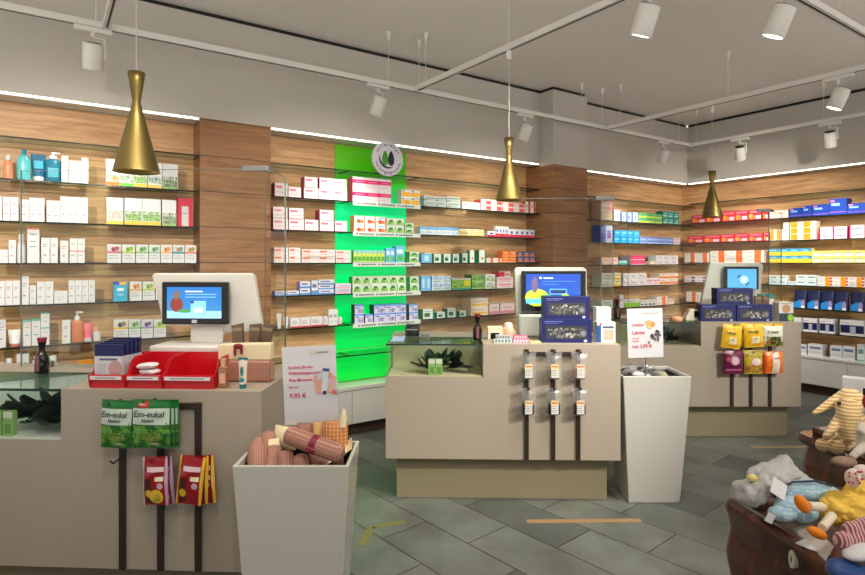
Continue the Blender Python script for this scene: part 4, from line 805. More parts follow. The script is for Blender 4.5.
for i, (dx, z, a, l) in enumerate(((.01,.03,0,.09), (.03,.055,4,.08), (.02,.078,-4,.085))):
    b = MB(); M = Matrix.Translation((xa+.035+dx, .085, TOP+.004+z)) @ Matrix.Rotation(math.radians(a), 4, 'Y')
    def g(u, v): 
        s = math.sin(PI*min(1,max(0,v)))**.25
        return Vector(((v-.5)*l, .035*s*math.cos(2*PI*u), .0125*s*math.sin(2*PI*u)))
    b.grid(lambda u, v: M @ g(u, v), 16, 10, mat((224,220,220), .4, var=.1)); b.box(-.02, .03, -.037, -.0355, -.004, .004, mat((206,170,176), .5), M)
    tag(b.build('tissue_pack', loc=(C1[0],C1[1],0), rz=R1), 'small white soft pack, %s in the middle red bin' % ('lowest', 'middle', 'topmost')[i], 'tissue pack', 'white packs in the middle red bin')
def dark_bottle(c, rz, px, y, s, words):
    x = lx(c, rz, px, y); t = thing('flask_bottle', words, 'bottle', local(c, rz, x, y, TOP+.0003), rz, 'dark bottles on the counters')
    b = MB(); b.lathe([(.030*s,0),(.034*s,.006*s),(.034*s,.075*s),(.022*s,.105*s),(.014*s,.118*s),(.014*s,.126*s)], mat((18,15,16), .12, coat=.5), 20); b.build('body', t)
    b = MB(); b.lathe([(.013*s,.126*s),(.020*s,.168*s),(.021*s,.178*s)], mat((30,12,16), .2), 18); b.build('neck', t)
    b = MB(); b.lathe([(.021*s,.168*s),(.0225*s,.186*s),(.020*s,.190*s)], mat((120,18,36), .3), 18); b.build('cap', t)
    b = MB(); b.box(-.010*s, .010*s, -.0355*s, -.034*s, .014*s, .10*s, mat((120,72,76), .3)); b.build('sticker', t)
dark_bottle(C1, R1, 42, .06+.25, .86, 'black flask with dark red cap on the left glass showcase')
dark_bottle(C2, R2, 477.5, .20, .90, 'black flask with dark red cap on the middle counter')
dark_bottle(C3, R3, 617, .30, .95, 'dark flask at the left end of the right counter')
# cosmetic gift set
def plaid(key, a, b_, sc=70):
    if key in MATS: return MATS[key]
    m, nt, bs = nodemat(key); N = nt.nodes.new; L = nt.links.new
    tc = N('ShaderNodeTexCoord'); mp = N('ShaderNodeMapping'); mp.inputs['Scale'].default_value = (sc,)*3; L(tc.outputs['UV'] if False else tc.outputs['Object'], mp.inputs[0]); sp = N('ShaderNodeSeparateXYZ'); L(mp.outputs[0], sp.inputs[0])
    outs = []
    for ax in 'XYZ':
        fr = N('ShaderNodeMath'); fr.operation = 'FRACT'; L(sp.outputs[ax], fr.inputs[0]); lt = N('ShaderNodeMath'); lt.operation = 'LESS_THAN'; lt.inputs[1].default_value = .22; L(fr.outputs[0], lt.inputs[0]); outs.append(lt)
    mxm = N('ShaderNodeMath'); mxm.operation = 'MAXIMUM'; L(outs[0].outputs[0], mxm.inputs[0]); L(outs[2].outputs[0], mxm.inputs[1])
    mx = N('ShaderNodeMix'); mx.data_type = 'RGBA'; mx.inputs['A'].default_value = lin(a)+(1,); mx.inputs['B'].default_value = lin(b_)+(1,); L(mxm.outputs[0], mx.inputs['Factor']); L(mx.outputs['Result'], bs.inputs['Base Color']); bs.inputs['Roughness'].default_value = .6
    MATS[key] = m; return m
PLAID = plaid('plaid_cloth', (150,94,80), (188,146,124), 125); CREAM = mat((232,216,176), .6); PLAIDO = plaid('plaid_orange', (196,120,66), (226,176,120)); RIB = mat((130,16,50), .4)
def wrapped_box(c, rz, px0, px1, y, d, h, hf, words):
    x0, x1 = lx(c,rz,px0,y), lx(c,rz,px1,y); w = x1-x0
    t = thing('gift_pouch', words, 'gift pouch', local(c,rz,x0,y,TOP), rz)
    b = MB(); b.box(0, w, 0, d, 0, h*.56, PLAID); b.build('pouch', t, bevel=.012, seg=3)
    b = MB(); b.prism([(.002,h*.56),(w-.002,h*.56),(w-.001,h),(.003,h-.006)], .012, d-.012, CREAM); b.build('flap', t, bevel=.006, label='cream flap')
    b = MB(); b.ball((w*.42,-.004,h*.93), (.022,.006,.012), RIB, 10, 6); b.ball((w*.36,-.004,h*.80), (.007,.004,.022), RIB, 8, 6); b.ball((w*.48,-.004,h*.82), (.007,.004,.018), RIB, 8, 6); b.build('bow', t)
wrapped_box(C1, R1, 216, 270, .16, .07, .165, .1, 'plaid gift pouch with cream flap at right end of the left counter')
x = lx(C1,R1,223.5,.06); t = thing('perfume_bottle', 'square amber glass perfume bottle before the plaid pouch', 'bottle', local(C1,R1,x,.06,TOP), R1)
b = MB(); b.box(-.018, .018, -.014, .014, 0, .085, mat((150,96,56), .12, coat=.5)); b.build('body', t, bevel=.005, seg=3); b = MB(); b.lathe([(.012,.085),(.012,.118)], mat((206,170,130), .25, .5), 16); b.build('cap', t); b = MB(); b.rect(-.012, .012, .02, .06, -.0143, mat((226,170,150), .5)); b.build('paper_label', t)
x = lx(C1,R1,243,.055); t = thing('cream_tube', 'ornate white tube with teal pattern before the plaid pouch', 'tube', local(C1,R1,x,.055,TOP), R1)
b = MB()
def g_(u, v): a = 2*PI*u; return (.019*math.cos(a)*(.72+.28*v), (.015*(1-v)+.0015)*math.sin(a), .018+.105*v)
b.grid(g_, 18, 8, mat((226,214,190), .4)); b.build('body', t); b = MB(); b.lathe([(.0125,0),(.014,.018)], mat((30,110,124), .4), 14); b.build('cap', t); b = MB(); b.box(-.0195,.0195,-.0025,.0025,.113,.124, mat((30,120,134), .4)); b.disc(0, .07, .007, .020, -.0135, mat((40,130,140), .4)); b.disc(0, .035, .012, .010, -.0152, mat((60,140,150), .4)); b.build('print', t)
def brown_bags(c, rz, pxs, y, h, w, words, z=TOP):
    for i, px in enumerate(pxs):
        x = lx(c,rz,px,y); b = MB(); m = mat((104,86,68), .55, var=.15); m2 = mat((150,130,104), .5)
        b.prism([(-w*.35,0),(w*.35,0),(w*.5,h),(-w*.5,h*.97)], -.010, .010, m); b.prism([(-w*.40,h*.86),(w*.42,h*.86),(w*.47,h*.92),(-w*.45,h*.92)], -.011, .011, m2)
        o = b.build('slim_paper_bag', loc=local(c,rz,x,y+.012*i,z), rz=rz); o.rotation_euler = (0, math.radians((-4, 3, 9)[i]), rz)
        tag(o, '%s slim brown paper bag standing %s' % (('left', 'middle', 'right')[i], words), 'paper bag', 'brown paper bags '+words)
brown_bags(C1, R1, (241, 252, 259), .30, .235, .05, 'behind the plaid pouch')
brown_bags(C3, R3, (751, 757.5, 764), .16, .215, .062, 'behind the boxes on the right counter')
# ------------------------------------------------------------------ things on the middle counter
NAVY = mat((26,34,96), .4, var=.03)
def navy_box(c, rz, px0, px1, y, h, z, words, d=.10):
    x0, x1 = lx(c,rz,px0,y), lx(c,rz,px1,y); w = x1-x0
    t = thing('gift_box', words, 'gift box', local(c,rz,x0,y,z), rz, 'navy window gift boxes on the counters')
    b = MB(); b.box(0, w, 0, d, 0, h, NAVY); b.build('carton', t, bevel=.002)
    b = MB(); b.rect(w*.09, w*.90, h*.16, h*.72, -.0008, mat((60,62,70), .3)); b.build('window_pane', t)
    R = random.Random(int(px0*10)); b = MB()
    for i in range(80):
        cx, cz = w*R.uniform(.14,.86), h*R.uniform(.22,.60); s = R.uniform(.003,.009)*(1.1-abs(cx/w-.55))
        a = R.uniform(0, 3.1); g = R.choice(((150,150,148),(110,112,114),(190,188,180),(84,86,90),(136,130,112)))
        b.disc(cx, cz, s*1.5, s*.7, -.0012-.00004*i, mat(g, .35), 7, a)
    b.disc(w*.82, h*.40, w*.08, h*.17, -.0040, mat((96,98,104), .35), 16); b.disc(w*.82, h*.40, w*.045, h*.10, -.0045, mat((140,140,146), .35), 14)
    b.build('contents', t)
    b = MB(); b.rect(w*.06, w*.42, h*.87, h*.91, -.0008, mat((110,120,190), .5)); b.rect(w*.06, w*.34, h*.80, h*.83, -.0008, mat((90,100,170), .5)); b.disc(w*.87, h*.08, w*.035, h*.06, -.0008, mat((190,196,226), .5)); b.build('print', t)
Y2 = .075
navy_box(C2, R2, 541.5, 592, Y2, .150, TOP, 'navy gift box with window, lower one on the middle counter'); navy_box(C2, R2, 543.5, 590, Y2+.006, .142, TOP+.1505, 'navy gift box with window, stacked upper on the middle counter')
def photo_box(c, rz, px0, px1, y, h, z, words, kind):
    x0, x1 = lx(c,rz,px0,y), lx(c,rz,px1,y); w = x1-x0
    t = thing('medicine_carton', words, 'medicine box', local(c,rz,x0,y,z), rz); b = MB(); b.box(0, w, 0, .09, 0, h, mat((222,222,222), .4)); b.build('carton', t, bevel=.001)
    b = MB()
    if kind == 'face': b.rect(w*.38, w*.88, h*.12, h*.62, -.0006, mat((206,170,150), .5)); b.disc(w*.62, h*.4, w*.16, h*.2, -.0009, mat((226,180,156), .5)); b.rect(w*.0, w*.22, 0, h*.84, -.0008, mat((30,90,150), .4)); b.rect(w*.3, w*.9, h*.70, h*.80, -.0006, mat((70,90,120), .5)); b.disc(w*.2, h*.9, w*.07, h*.05, -.0012, mat((220,60,90), .5))
    elif kind == 'plain': b.rect(w*.15, w*.85, h*.3, h*.36, -.0006, mat((170,170,174), .5)); b.rect(w*.15, w*.6, h*.5, h*.58, -.0006, mat((150,156,160), .5))
    else: b.rect(0, w, 0, h*.42, -.0006, mat((50,66,84), .4)); b.disc(w*.5, h*.66, w*.3, h*.22, -.0009, mat((196,150,110), .5)); b.disc(w*.78, h*.2, w*.2, h*.18, -.0012, mat((150,206,40), .5)); b.rect(w*.1, w*.9, h*.9, h*.94, -.0006, mat((150,150,150), .5))
    b.build('print', t)
photo_box(C2, R2, 597, 615.5, .10, .128, TOP, 'white medicine carton with portrait photo at right end of middle counter', 'face')
photo_box(C2, R2, 596.5, 611, .20, .215, TOP, 'plain white carton behind the portrait one on middle counter', 'plain')
x0, x1 = lx(C2,R2,518,.35), lx(C2,R2,546,.35); t = thing('receipt_printer', 'white receipt printer beneath the middle monitor', 'printer', local(C2,R2,x0,.33,TOP), R2)
b = MB(); b.box(0, x1-x0, 0, .11, 0, .155, SHELLW); b.build('housing', t, bevel=.02, seg=4); b = MB(); b.box(.02, x1-x0-.02, .02, .07, .154, .158, BLACK); b.build('paper_slot', t)
x0, x1 = lx(C2,R2,487.5,.2), lx(C2,R2,503,.2); t = thing('card_reader', 'cream card reader with dark opening on the middle counter', 'card reader', local(C2,R2,x0,.2,TOP), R2)
b = MB(); b.box(0, x1-x0, 0, .07, 0, .085, mat((222,206,180), .4)); b.build('housing', t, bevel=.006, seg=3); b = MB(); b.box((x1-x0)*.2, (x1-x0)*.75, -.001, .005, .005, .045, BLACK); b.build('opening', t)
b = MB(); q = lambda px, y, z: (lx(C2,R2,px,y), y, TOP+z)
b.tube([q(503,.22,.07), q(508,.21,.085), q(513,.2,.075), q(516,.2,.04), q(518,.2,.004)], .003, mat((226,214,200), .4), 8)
tag(b.build('cable', loc=(C2[0],C2[1],0), rz=R2), 'thin white cable curving over the middle counter', 'cable')
x = lx(C2,R2,508,.28); t = thing('tape_dispenser', 'small peach desk device behind the cable', 'device', local(C2,R2,x,.27,TOP), R2)
b = MB(); b.lathe([(.045,0),(.045,.05),(.03,.075)], mat((226,180,150), .4), 18); b.build('base', t); b = MB(); b.lathe([(.03,.075),(.028,.10),(.012,.108)], mat((226,206,190), .4), 16); b.build('knob', t)
for i, (a, bb, c_, w_, z_) in enumerate(((494,512,(190,206,206),'grey patterned',0), (512.8,529,(222,150,176),'pink patterned',0), (496,511,(180,190,194),'grey patterned',1), (513.5,527.5,(200,110,140),'pink patterned',1))):
    x0, x1 = lx(C2,R2,a,.06), lx(C2,R2,bb,.06); p = MB(); h = .024; p.box(x0, x1, .06, .10, TOP+z_*h, TOP+h*(z_+1)-.0005, mat(c_, .5, var=.3, scale=90))
    for k in range(5): p.rect(x0+(x1-x0)*(.08+.18*k), x0+(x1-x0)*(.17+.18*k), TOP+z_*h+.005, TOP+z_*h+.018, .0594, mat((84,100,106) if c_[0]<195 else (236,226,230), .5))
    tag(p.build('pastille_tin', loc=(C2[0],C2[1],0), rz=R2), '%s flat pack, %s one on the middle counter' % (w_, ('lower','upper')[z_]), 'pastille tin', 'flat packs on the middle counter')
x0, x1 = lx(C2,R2,530,.05), lx(C2,R2,541,.05); p = MB(); p.box(x0, x1, .05, .09, TOP, TOP+.012, mat((206,206,140), .5)); tag(p.build('note_pad', loc=(C2[0],C2[1],0), rz=R2), 'pale yellow note pad left of the navy boxes', 'note pad')
x0, x1 = lx(C2,R2,404.5,.3), lx(C2,R2,419,.3); t = thing('card_terminal', 'black card terminal at left end of the middle counter', 'terminal', local(C2,R2,x0,.34,TOP), R2)
b = MB(); b.box(0, x1-x0, 0, .09, .0, .07, BLACK); b.build('housing', t, bevel=.01, seg=3); b = MB(); b.box(.008, x1-x0-.008, -.001, .004, .045, .052, mat((150,150,146), .4)); b.build('trim_strip', t); b = MB(); b.box(.008, x1-x0-.01, .01, .07, .07, .082, BLACK); b.build('lid', t, bevel=.004)
x0, x1 = lx(C2,R2,392,.2), lx(C2,R2,404,.2); p = MB(); 
for i in range(6): p.box(x0, x1, .10, .30, TOP+.0003+.0012*i, TOP+.0011+.0012*i, mat((170,196,230), .5))
tag(p.build('leaflet_stack', loc=(C2[0],C2[1],0), rz=R2), 'stack of pale blue leaflets on the middle showcase', 'leaflets')
# right counter
navy_box(C3, R3, 701, 736, .06, .145, TOP, 'navy gift box with window, lower left on the right counter'); navy_box(C3, R3, 736.8, 772.5, .06, .145, TOP, 'navy gift box with window, lower right on the right counter'); navy_box(C3, R3, 717, 753, .066, .140, TOP+.1455, 'navy gift box with window, on top of two others')
photo_box(C3, R3, 779, 793.5, .07, .165, TOP, 'small carton with food photo and green dot on the right counter', 'dot')
x0, x1 = lx(C3,R3,684,.16), lx(C3,R3,700,.16); t = thing('card_reader', 'white card reader with black screen left of the navy boxes', 'card reader', local(C3,R3,x0,.12,TOP), R3)
b = MB(); b.prism([(0,0),(x1-x0,0),(x1-x0,.10),(.04,.10),(.0,.03)], 0, .07, mat((222,216,200), .4)); b.build('housing', t, bevel=.006); b = MB(); b.rect((x1-x0)*.5, (x1-x0)*.9, .03, .085, -.0012, BLACK); b.build('screen', t)
b = MB(); xx = lx(C3,R3,676,.15); b.lathe([(.05,0),(.055,.012),(.048,.03),(.02,.036)], mat((240,170,130), .5), 16, c=(xx,.15,TOP)); tag(b.build('coin_dish', loc=(C3[0],C3[1],0), rz=R3), 'flat peach coin dish on the right counter', 'dish')
x = lx(C3,R3,759,.35); t = thing('tissue_box', 'white and teal tissue box right of the right monitor', 'tissue box', local(C3,R3,x-.045,.215,TOP), R3)
b = MB(); b.box(0, .10, 0, .09, 0, .185, mat((224,222,214), .4)); b.build('carton', t); b = MB(); b.box(0, .10, 0, .09, .185, .225, mat((30,140,136), .4)); b.build('lid', t)
# ------------------------------------------------------------------ white planter bins
GLOSSW = mat((200,198,190), .12, var=.01, coat=.3)
def planter(x0, x1, y0, y1, h, tap, words):
    t = thing('planter_bin', words, 'planter', ((x0+x1)/2, (y0+y1)/2, 0), 0, 'white tapered planters'); w, d = (x1-x0)/2, (y1-y0)/2; wb_, db_ = w-tap, d-tap; e = .014
    def ring(a, b, z): return [(-a,-b,z),(a,-b,z),(a,b,z),(-a,b,z)]
    b = MB(); vs = ring(wb_,db_,0)+ring(w,d,h)+ring(w-e,d-e,h)+ring(w-e-.03,d-e-.03,h*.55); fs = [(3,2,1,0)]
    for j in range(3):
        for i in range(4): k = (i+1) % 4; fs.append((j*4+i, j*4+k, j*4+4+k, j*4+4+i))
    fs.append((12,13,14,15)); b.add(vs, fs, GLOSSW); b.build('body', t, bevel=.004)
    b = MB(); i1 = ring(w-e-.004,d-e-.004,h-.02)+ring(w-e-.014,d-e-.014,h-.20); b.add(i1, [(i, i+4, (i+1) % 4+4, (i+1) % 4) for i in range(4)]+[(4,5,6,7)], mat((40,40,38), .5)); b.build('liner', t, label='dark liner')
    return t
P1 = (-.688, -.287, 1.955, 2.236); P2 = (1.172, 1.592, 3.50, 3.86)
planter(*P1, .80, .05, 'white glossy planter in front full of plaid gift rolls'); planter(*P2, .797, .05, 'white planter beside the middle counter holding clear candy bags')
# gift rolls
RR = random.Random(4)
def roll(a, b_, r, words, ribbon=False, end=False):
    t = thing('gift_roll', words, 'gift roll', a, group='plaid gift rolls in the front planter'); d = Vector(b_)-Vector(a); M = Vector((0,0,1)).rotation_difference(d.normalized()).to_matrix().to_4x4(); L = d.length
    t.rotation_euler = M.to_euler()
    b = MB(); b.lathe([(r*.55,0),(r*.95,.008),(r,.02),(r*1.02,L*.5),(r,L-.02),(r*.92,L-.008),(r*.5,L)], PLAID, 20); b.build('wrap', t)
    if ribbon: c = MB(); c.lathe([(r*1.03,L*.46),(r*1.05,L*.49),(r*1.05,L*.54),(r*1.03,L*.57)], RIB, 20, caps=False); c.ball((0,-r*1.05,L*.515), (.012,.008,.020), RIB, 10, 6); c.build('ribbon', t)
    if end: c = MB(); c.box(-r*.6, r*.6, -r*.3, r*.3, L-.004, L+.035, CREAM); c.build('paper_fold', t)
    return t
def wp(px, py, Y): return (wx(px,Y), Y, wz(py,Y))
roll(wp(286,434,2.06), wp(343,455,2.00), .033, 'large plaid roll with dark red ribbon lying across the top', True)
roll(wp(258,473,2.02), wp(258,446,2.10), .036, 'upright plaid roll at the left front corner'); roll(wp(272,475,2.03), wp(274,448,2.12), .033, 'second plaid roll from the left, leaning', end=True)
roll(wp(287,476,2.02), wp(285,452,2.08), .030, 'short plaid roll third from the left'); roll(wp(303,477,2.02), wp(300,455,2.07), .029, 'short plaid roll under the ribboned one')
roll(wp(268,452,2.16), wp(270,433,2.22), .032, 'plaid roll behind the left front roll'); roll(wp(252,455,2.14), wp(262,440,2.2), .028, 'plaid roll at the left rim')
roll(wp(322,470,2.06), wp(316,446,2.16), .033, 'plaid roll half buried beneath the ribboned one'); roll(wp(338,468,2.10), wp(330,446,2.2), .030, 'plaid roll at the right, mostly hidden')
def flat_bag(px0, px1, pyt, pyb, Y, m, words, tilt=0, cone=False):
    x0, x1, z0, z1 = wx(px0,Y), wx(px1,Y), wz(pyb,Y), wz(pyt,Y); t = thing('gift_pouch', words, 'gift pouch', (x0, Y, z0), 0); t.rotation_euler = (0, math.radians(tilt), 0)
    w, h = x1-x0, z1-z0; b = MB()
    for s in (1,-1): b.grid(lambda u, v: (w*u, -s*.020*math.sin(PI*u)**.6*math.sin(PI*min(1,v*.9+.08))**.6, h*v), 10, 8, m)
    b.build('pouch', t)
    if cone: c = MB(); c.tube([(w*cone,-.0,h*.82),(w*(cone+.05),0,h*1.1),(w*(cone+.05),0,h*1.38)], [.016,.013,.005], CREAM, 10); c.build('tip', t, label='cream tip')
    return t
flat_bag(323, 348, 421, 452, 2.18, PLAIDO, 'orange plaid pouch with cream tip right of the sign', 0, .78); flat_bag(297, 312, 423, 448, 2.2, PLAID, 'plaid pouch directly below the sign'); flat_bag(272, 296, 424, 446, 2.20, CREAM, 'cream paper pouch left of the sign', 10)
flat_bag(312.5, 322.5, 422, 448, 2.2, mat((214,170,110), .6, var=.15), 'plain tan pouch beneath the sign')
b = MB(); b.quad(Vector(wp(318,470,2.03)), Vector(wp(352,449,2.10)), Vector(wp(352,437,2.24)), Vector(wp(345,455,2.10)), CREAM); b.quad(Vector(wp(318,470,2.03)), Vector(wp(345,455,2.10)), Vector(wp(352,437,2.24)), Vector(wp(338,458,2.2)), CREAM)
tag(b.build('tissue_paper'), 'cream tissue paper at right edge of the front planter', 'paper')
# clear bags with liquorice in the second planter
for i, (px, py, Y, s, f) in enumerate(((629,370,3.63,1.0,(50,46,44)), (638,374,3.60,.9,(226,222,214)), (646,376,3.62,.8,(226,226,222)), (653,375,3.70,.8,(50,56,66)), (661,374,3.74,.9,(206,196,160)), (640,368,3.74,.8,(70,64,60)))):
    t = thing('sweets_bag', 'clear sweets bag heaped in the second planter, %s' % ('dark one at the left rim','white one beside the dark left bag','small white one at the sign rod','dark grey one behind the front rim','cream one near the right liner','rear one at the left')[i], 'candy bag', wp(px,py,Y), .5*i, 'clear sweets bags in the second planter')
    b = MB(); b.ball((0,0,0), (.062*s,.045*s,.028*s), CLEAR, 14, 9, Matrix.Rotation((-.5,.2,-.1,.5,-.3,.4)[i], 4, 'Y')); b.build('pouch', t); b = MB(); b.ball((0,0,-.004), (.050*s,.036*s,.020*s), mat(f, .5, var=.3, scale=60), 12, 8); b.build('filling', t)
    b = MB(); b.tube([(.03*s,0,.015*s),(.055*s,0,.028*s),(.085*s,.01,.04*s)], [.014*s,.006*s,.024*s], CLEAR, 8, caps=False); b.build('gathered_top', t)
# ------------------------------------------------------------------ price signs
ACR = glassmat((.985,.99,.99), .12, .015)
PAPER = mat((220,218,222), .5, var=.01)
def sign(px, pyb, Y, w, h, tilt, foot, words):
    t = thing('price_sign', words, 'sign', wp(px, pyb, Y)); t.rotation_euler = (0, math.radians(tilt), 0)
    b = MB(); b.box(-w/2, w/2, 0, .0015, .006, h, PAPER); b.build('sheet', t)
    b = MB(); b.box(-w/2-.006, w/2+.006, -.003, -.001, 0, h*.55, ACR); b.box(-w/2-.006, w/2+.006, .003, .005, 0, h*.55, ACR); b.box(-w/2-.006, w/2+.006, -.003, .005, -.004, 0, ACR); b.build('holder', t)
    b = MB(); b.tube([(.0,.008,h*.3),(.0,.008,-foot)], .004, CHROME, 8); b.build('rod', t)
    return t
S1 = sign(312, 425.5, 2.235, .211, .312, -2.6, .16, 'white price sign with pink text above the front planter'); Q = -.0036
for i, (s_, sz, z, sx) in enumerate((('Suchen Sie ein', .0165, .226, 1.0), ('Weihnachtsgeschenk ?', .0165, .203, .88), ('Finja Moments', .0165, .176, .95), ('für nur', .013, .150, 1), ('9,95 €', .025, .112, 1))): writing(s_, sz, mat((214,40,90), .5), S1, (-.082, Q, z), sx=sx)
writing('Apotheke', .012, INKG, S1, (.028, Q, .283)); b = MB(); b.disc(.014, .287, .009, .009, Q, mat((214,190,90), .5)); b.disc(.015, .287, .006, .006, Q-.0003, PAPER); b.build('logo', S1)
b = MB()
for k, (x, z, hw, hh, c_, a) in enumerate(((.040,.162,.022,.036,(214,160,146),.1), (.046,.196,.016,.016,(200,196,210),.1), (.060,.170,.011,.040,(206,214,222),-.15), (.066,.216,.013,.006,(60,80,130),-.15), (.056,.128,.006,.007,(30,44,70),-.15), (.088,.160,.010,.034,(226,170,160),-.3), (.080,.196,.006,.010,(206,150,120),-.3), (.096,.128,.012,.008,(206,110,90),-.3))):
    ca, sa = math.cos(a), math.sin(a); b.quad(*[(min(.104, x+u*hw*ca-v*hh*sa), Q-.0002*(k+1), z+u*hw*sa+v*hh*ca) for u, v in ((-1,-1),(1,-1),(1,1),(-1,1))], mat(c_, .5))
b.build('picture', S1)
S2 = sign(646, 358.5, 3.585, .222, .315, -1.6, .13, 'white price sign for liquorice above the second planter')
for s_, sz, z, sx in (('Lecker', .031, .205, .95), ('Lakritz', .031, .155, .95), ('nur 2,95 €', .029, .070, 1.0)): writing(s_, sz, mat((206,70,80), .5), S2, (-.085, Q, z), sx=sx)
for s_, z in (('aus dem', .126), ('Norden', .108)): writing(s_, .014, mat((206,90,90), .5), S2, (-.085, Q, z))
b = MB(); R = random.Random(2)
for (x, z, c_) in ((.02,.225,(236,170,110)), (.045,.215,(226,140,80)), (.03,.205,(240,190,130))): b.disc(x, z, .020, .018, Q-.0002*z, mat(c_, .5), 12)
for i in range(16): b.disc(R.uniform(.0,.085), R.uniform(.10,.172), R.uniform(.008,.016), R.uniform(.005,.009), Q-.0005-.00005*i, mat(R.choice(((30,30,34),(56,56,60),(90,90,94))), .4), 9, R.uniform(0,3))
b.build('picture', S2)
b = MB(); b.rect(-.03, .09, .285, .291, Q, mat((190,190,196), .5)); b.build('small_print', S2)
# ------------------------------------------------------------------ round emblem
t_, Y_ = ray_t(387.5, -.03); p = wb(t_, -.03, wz(159, Y_)); t = thing('round_sign', 'round white emblem with green and dark leaf above the green panel', 'sign', p, ANG*.95)
LR = .152; b = MB(); M = Matrix.Rotation(PI/2, 4, 'X'); b.lathe([(LR,-.012),(LR,.012)], mat((216,212,222), .4), 48, M=M); b.build('disc', t, bevel=.003)
b = MB(); 
for k in range(26): 
    a0, a1 = PI*.93+PI*.72*k/25, PI*.93+PI*.72*(k+1)/25; w0 = .004+.010*math.sin(PI*k/26); w1 = .004+.010*math.sin(PI*(k+1)/26); r = .088
    b.quad(((r-w0)*math.cos(a0),-.0126,(r-w0)*math.sin(a0)+.005),((r+w0*.4)*math.cos(a0),-.0126,(r+w0*.4)*math.sin(a0)+.005),((r+w1*.4)*math.cos(a1),-.0126,(r+w1*.4)*math.sin(a1)+.005),((r-w1)*math.cos(a1),-.0126,(r-w1)*math.sin(a1)+.005), mat((26,28,56), .5))
b.build('arc', t)
def leafd(b, x, rz, top, m):
    pts = []
    for k in range(20): a = 2*PI*k/20; pts.append((x+.030*math.cos(a)*(1-.35*math.sin(a)), -.0128, .005+rz*math.sin(a)))
    b.add(pts, [tuple(range(20))], m)
b = MB(); leafd(b, -.030, .064, 1, mat((70,150,40), .5)); b.build('leaf', t); b = MB(); leafd(b, .030, .066, 1, mat((22,30,50), .5)); b.build('leaf', t)
def ringtext(s, r, a0, a1, up):
    n = len(s)
    for k, ch in enumerate(s):
        if ch == ' ': continue
        a = a0+(a1-a0)*k/(n-1); x, z = r*math.cos(a), r*math.sin(a)
        writing(ch, .040, mat((40,38,48), .5), t, (x, -.0128, z), rot=(PI/2, -(a-PI/2) if up else -(a+PI/2), 0), align='CENTER')
ringtext('unterwegs', .112, math.radians(150), math.radians(30), True); ringtext('versorgungsstark', .134, math.radians(200), math.radians(340), False)
# ------------------------------------------------------------------ track lighting
ZT = 2.92; TRK = mat((226,222,214), .45, var=.01); SLOT = mat((60,58,54), .6)
def track(p0, p1, words, wires=()):
    p0, p1 = Vector((p0[0],p0[1],0)), Vector((p1[0],p1[1],0)); d = p1-p0; L_ = d.length; a = math.atan2(d.y, d.x)
    t = thing('light_track', words, 'track', (p0.x, p0.y, ZT), a, 'white ceiling light tracks')
    b = MB(); b.box(0, L_, -.022, .022, 0, .038, TRK); b.build('rail', t); b = MB(); b.box(.02, L_-.02, -.006, .006, -.0015, 0, SLOT); b.build('slot', t)
    for w in wires:
        b = MB(); b.tube([(w,0,.03),(w,0,CEIL-ZT)], .0025, TRK, 6); b.build('suspension_wire', t)
        b = MB(); b.lathe([(.006,CEIL-ZT-.07),(.020,CEIL-ZT-.012),(.020,CEIL-ZT)], TRK, 12, c=(w,0,0)); b.build('ceiling_cup', t)
    return t
B0 = Vector((-.146, 4.76, 0))
def tb(t): return B0+U*t
nearA = Vector((1.99, 3.09, 0))
cross1 = Vector((1.345, 2.649, 0))
track(tb(-3.6), tb(4.0), 'long white light track running along the shelf wall', (1.3, 3.345, 3.64, 5.66, 5.98, 7.4))
track(tb(0)-NB*.04, cross1+NB*.04, 'white light track reaching from the wall track towards the middle spotlight', (.12, 1.10))
J2 = Vector((1.877, 6.13, 0)); track(J2-NB*.02, J2-NB*2.53, 'white light track above the right counter', (.15, 1.29))
J3 = Vector((3.18, 7.04, 0)); track(J3, J3-NB*3.2, 'white light track along the right wall', (.08, 1.46))
track(cross1-U*3.6, cross1+U*3.6, 'white light track crossing the upper right corner', (4.9, 5.9))
J0 = Vector((-1.995, 3.486, 0)); track(J0-NB*.02, J0-NB*2.3, 'white light track above the left counter, leaving the picture at the top', (1.2,))
LENS = emit((255,244,224), 9.0)
def spot(p, aim, words, energy, cone=80, adapter=None, size=.045, blend=1.0):
    p = Vector((p[0], p[1], ZT)); a = adapter or U
    t = thing('track_spotlight', words, 'spotlight', p, 0, 'white track spotlights')
    b = MB(); M = Matrix.Rotation(math.atan2(a.y, a.x), 4, 'Z'); b.box(-.10, .10, -.018, .018, -.030, -.0015, TRK, M); b.build('adapter', t, bevel=.003)
    c = Vector((0, 0, -.180)); d = (Vector(aim)-(p+c)).normalized()
    b = MB(); b.tube([(0,0,-.030),(0,0,-.060)], .012, TRK, 10); sd = d.cross(Vector((0,0,1))).normalized()
    b.tube([Vector((0,0,-.06)), Vector((0,0,-.064))+sd*.062, c+sd*.064], .008, TRK, 8); b.build('arm', t)
    Q = Vector((0,0,1)).rotation_difference(d).to_matrix().to_4x4(); Q.translation = c
    b = MB(); b.lathe([(.030,-.085),(.052,-.082),(.055,-.074),(.056,.070),(.053,.073),(.050,.055),(.030,.04)], TRK, 24, M=Q, caps=True); b.build('lamp_head', t)
    b = MB(); b.lathe([(.049,-.0858),(.001,-.0866)], BLACK, 20, M=Q, caps=False); b.build('heat_sink', t)
    b = MB(); b.lathe([(.0505,.066),(.001,.0665)], LENS, 20, M=Q, caps=False); b.build('lens', t)
    li = bpy.data.lights.new('spot_lamp', 'SPOT'); li.energy = energy; li.spot_size = math.radians(cone); li.spot_blend = blend; li.shadow_soft_size = size; li.color = (1.0, .93, .83)
    lo = bpy.data.objects.new('spot_lamp', li); C.objects.link(lo); lo.parent = t
    lo.location = c+d*.085; lo.rotation_euler = d.to_track_quat('-Z', 'Y').to_euler()
    return t
E = 54
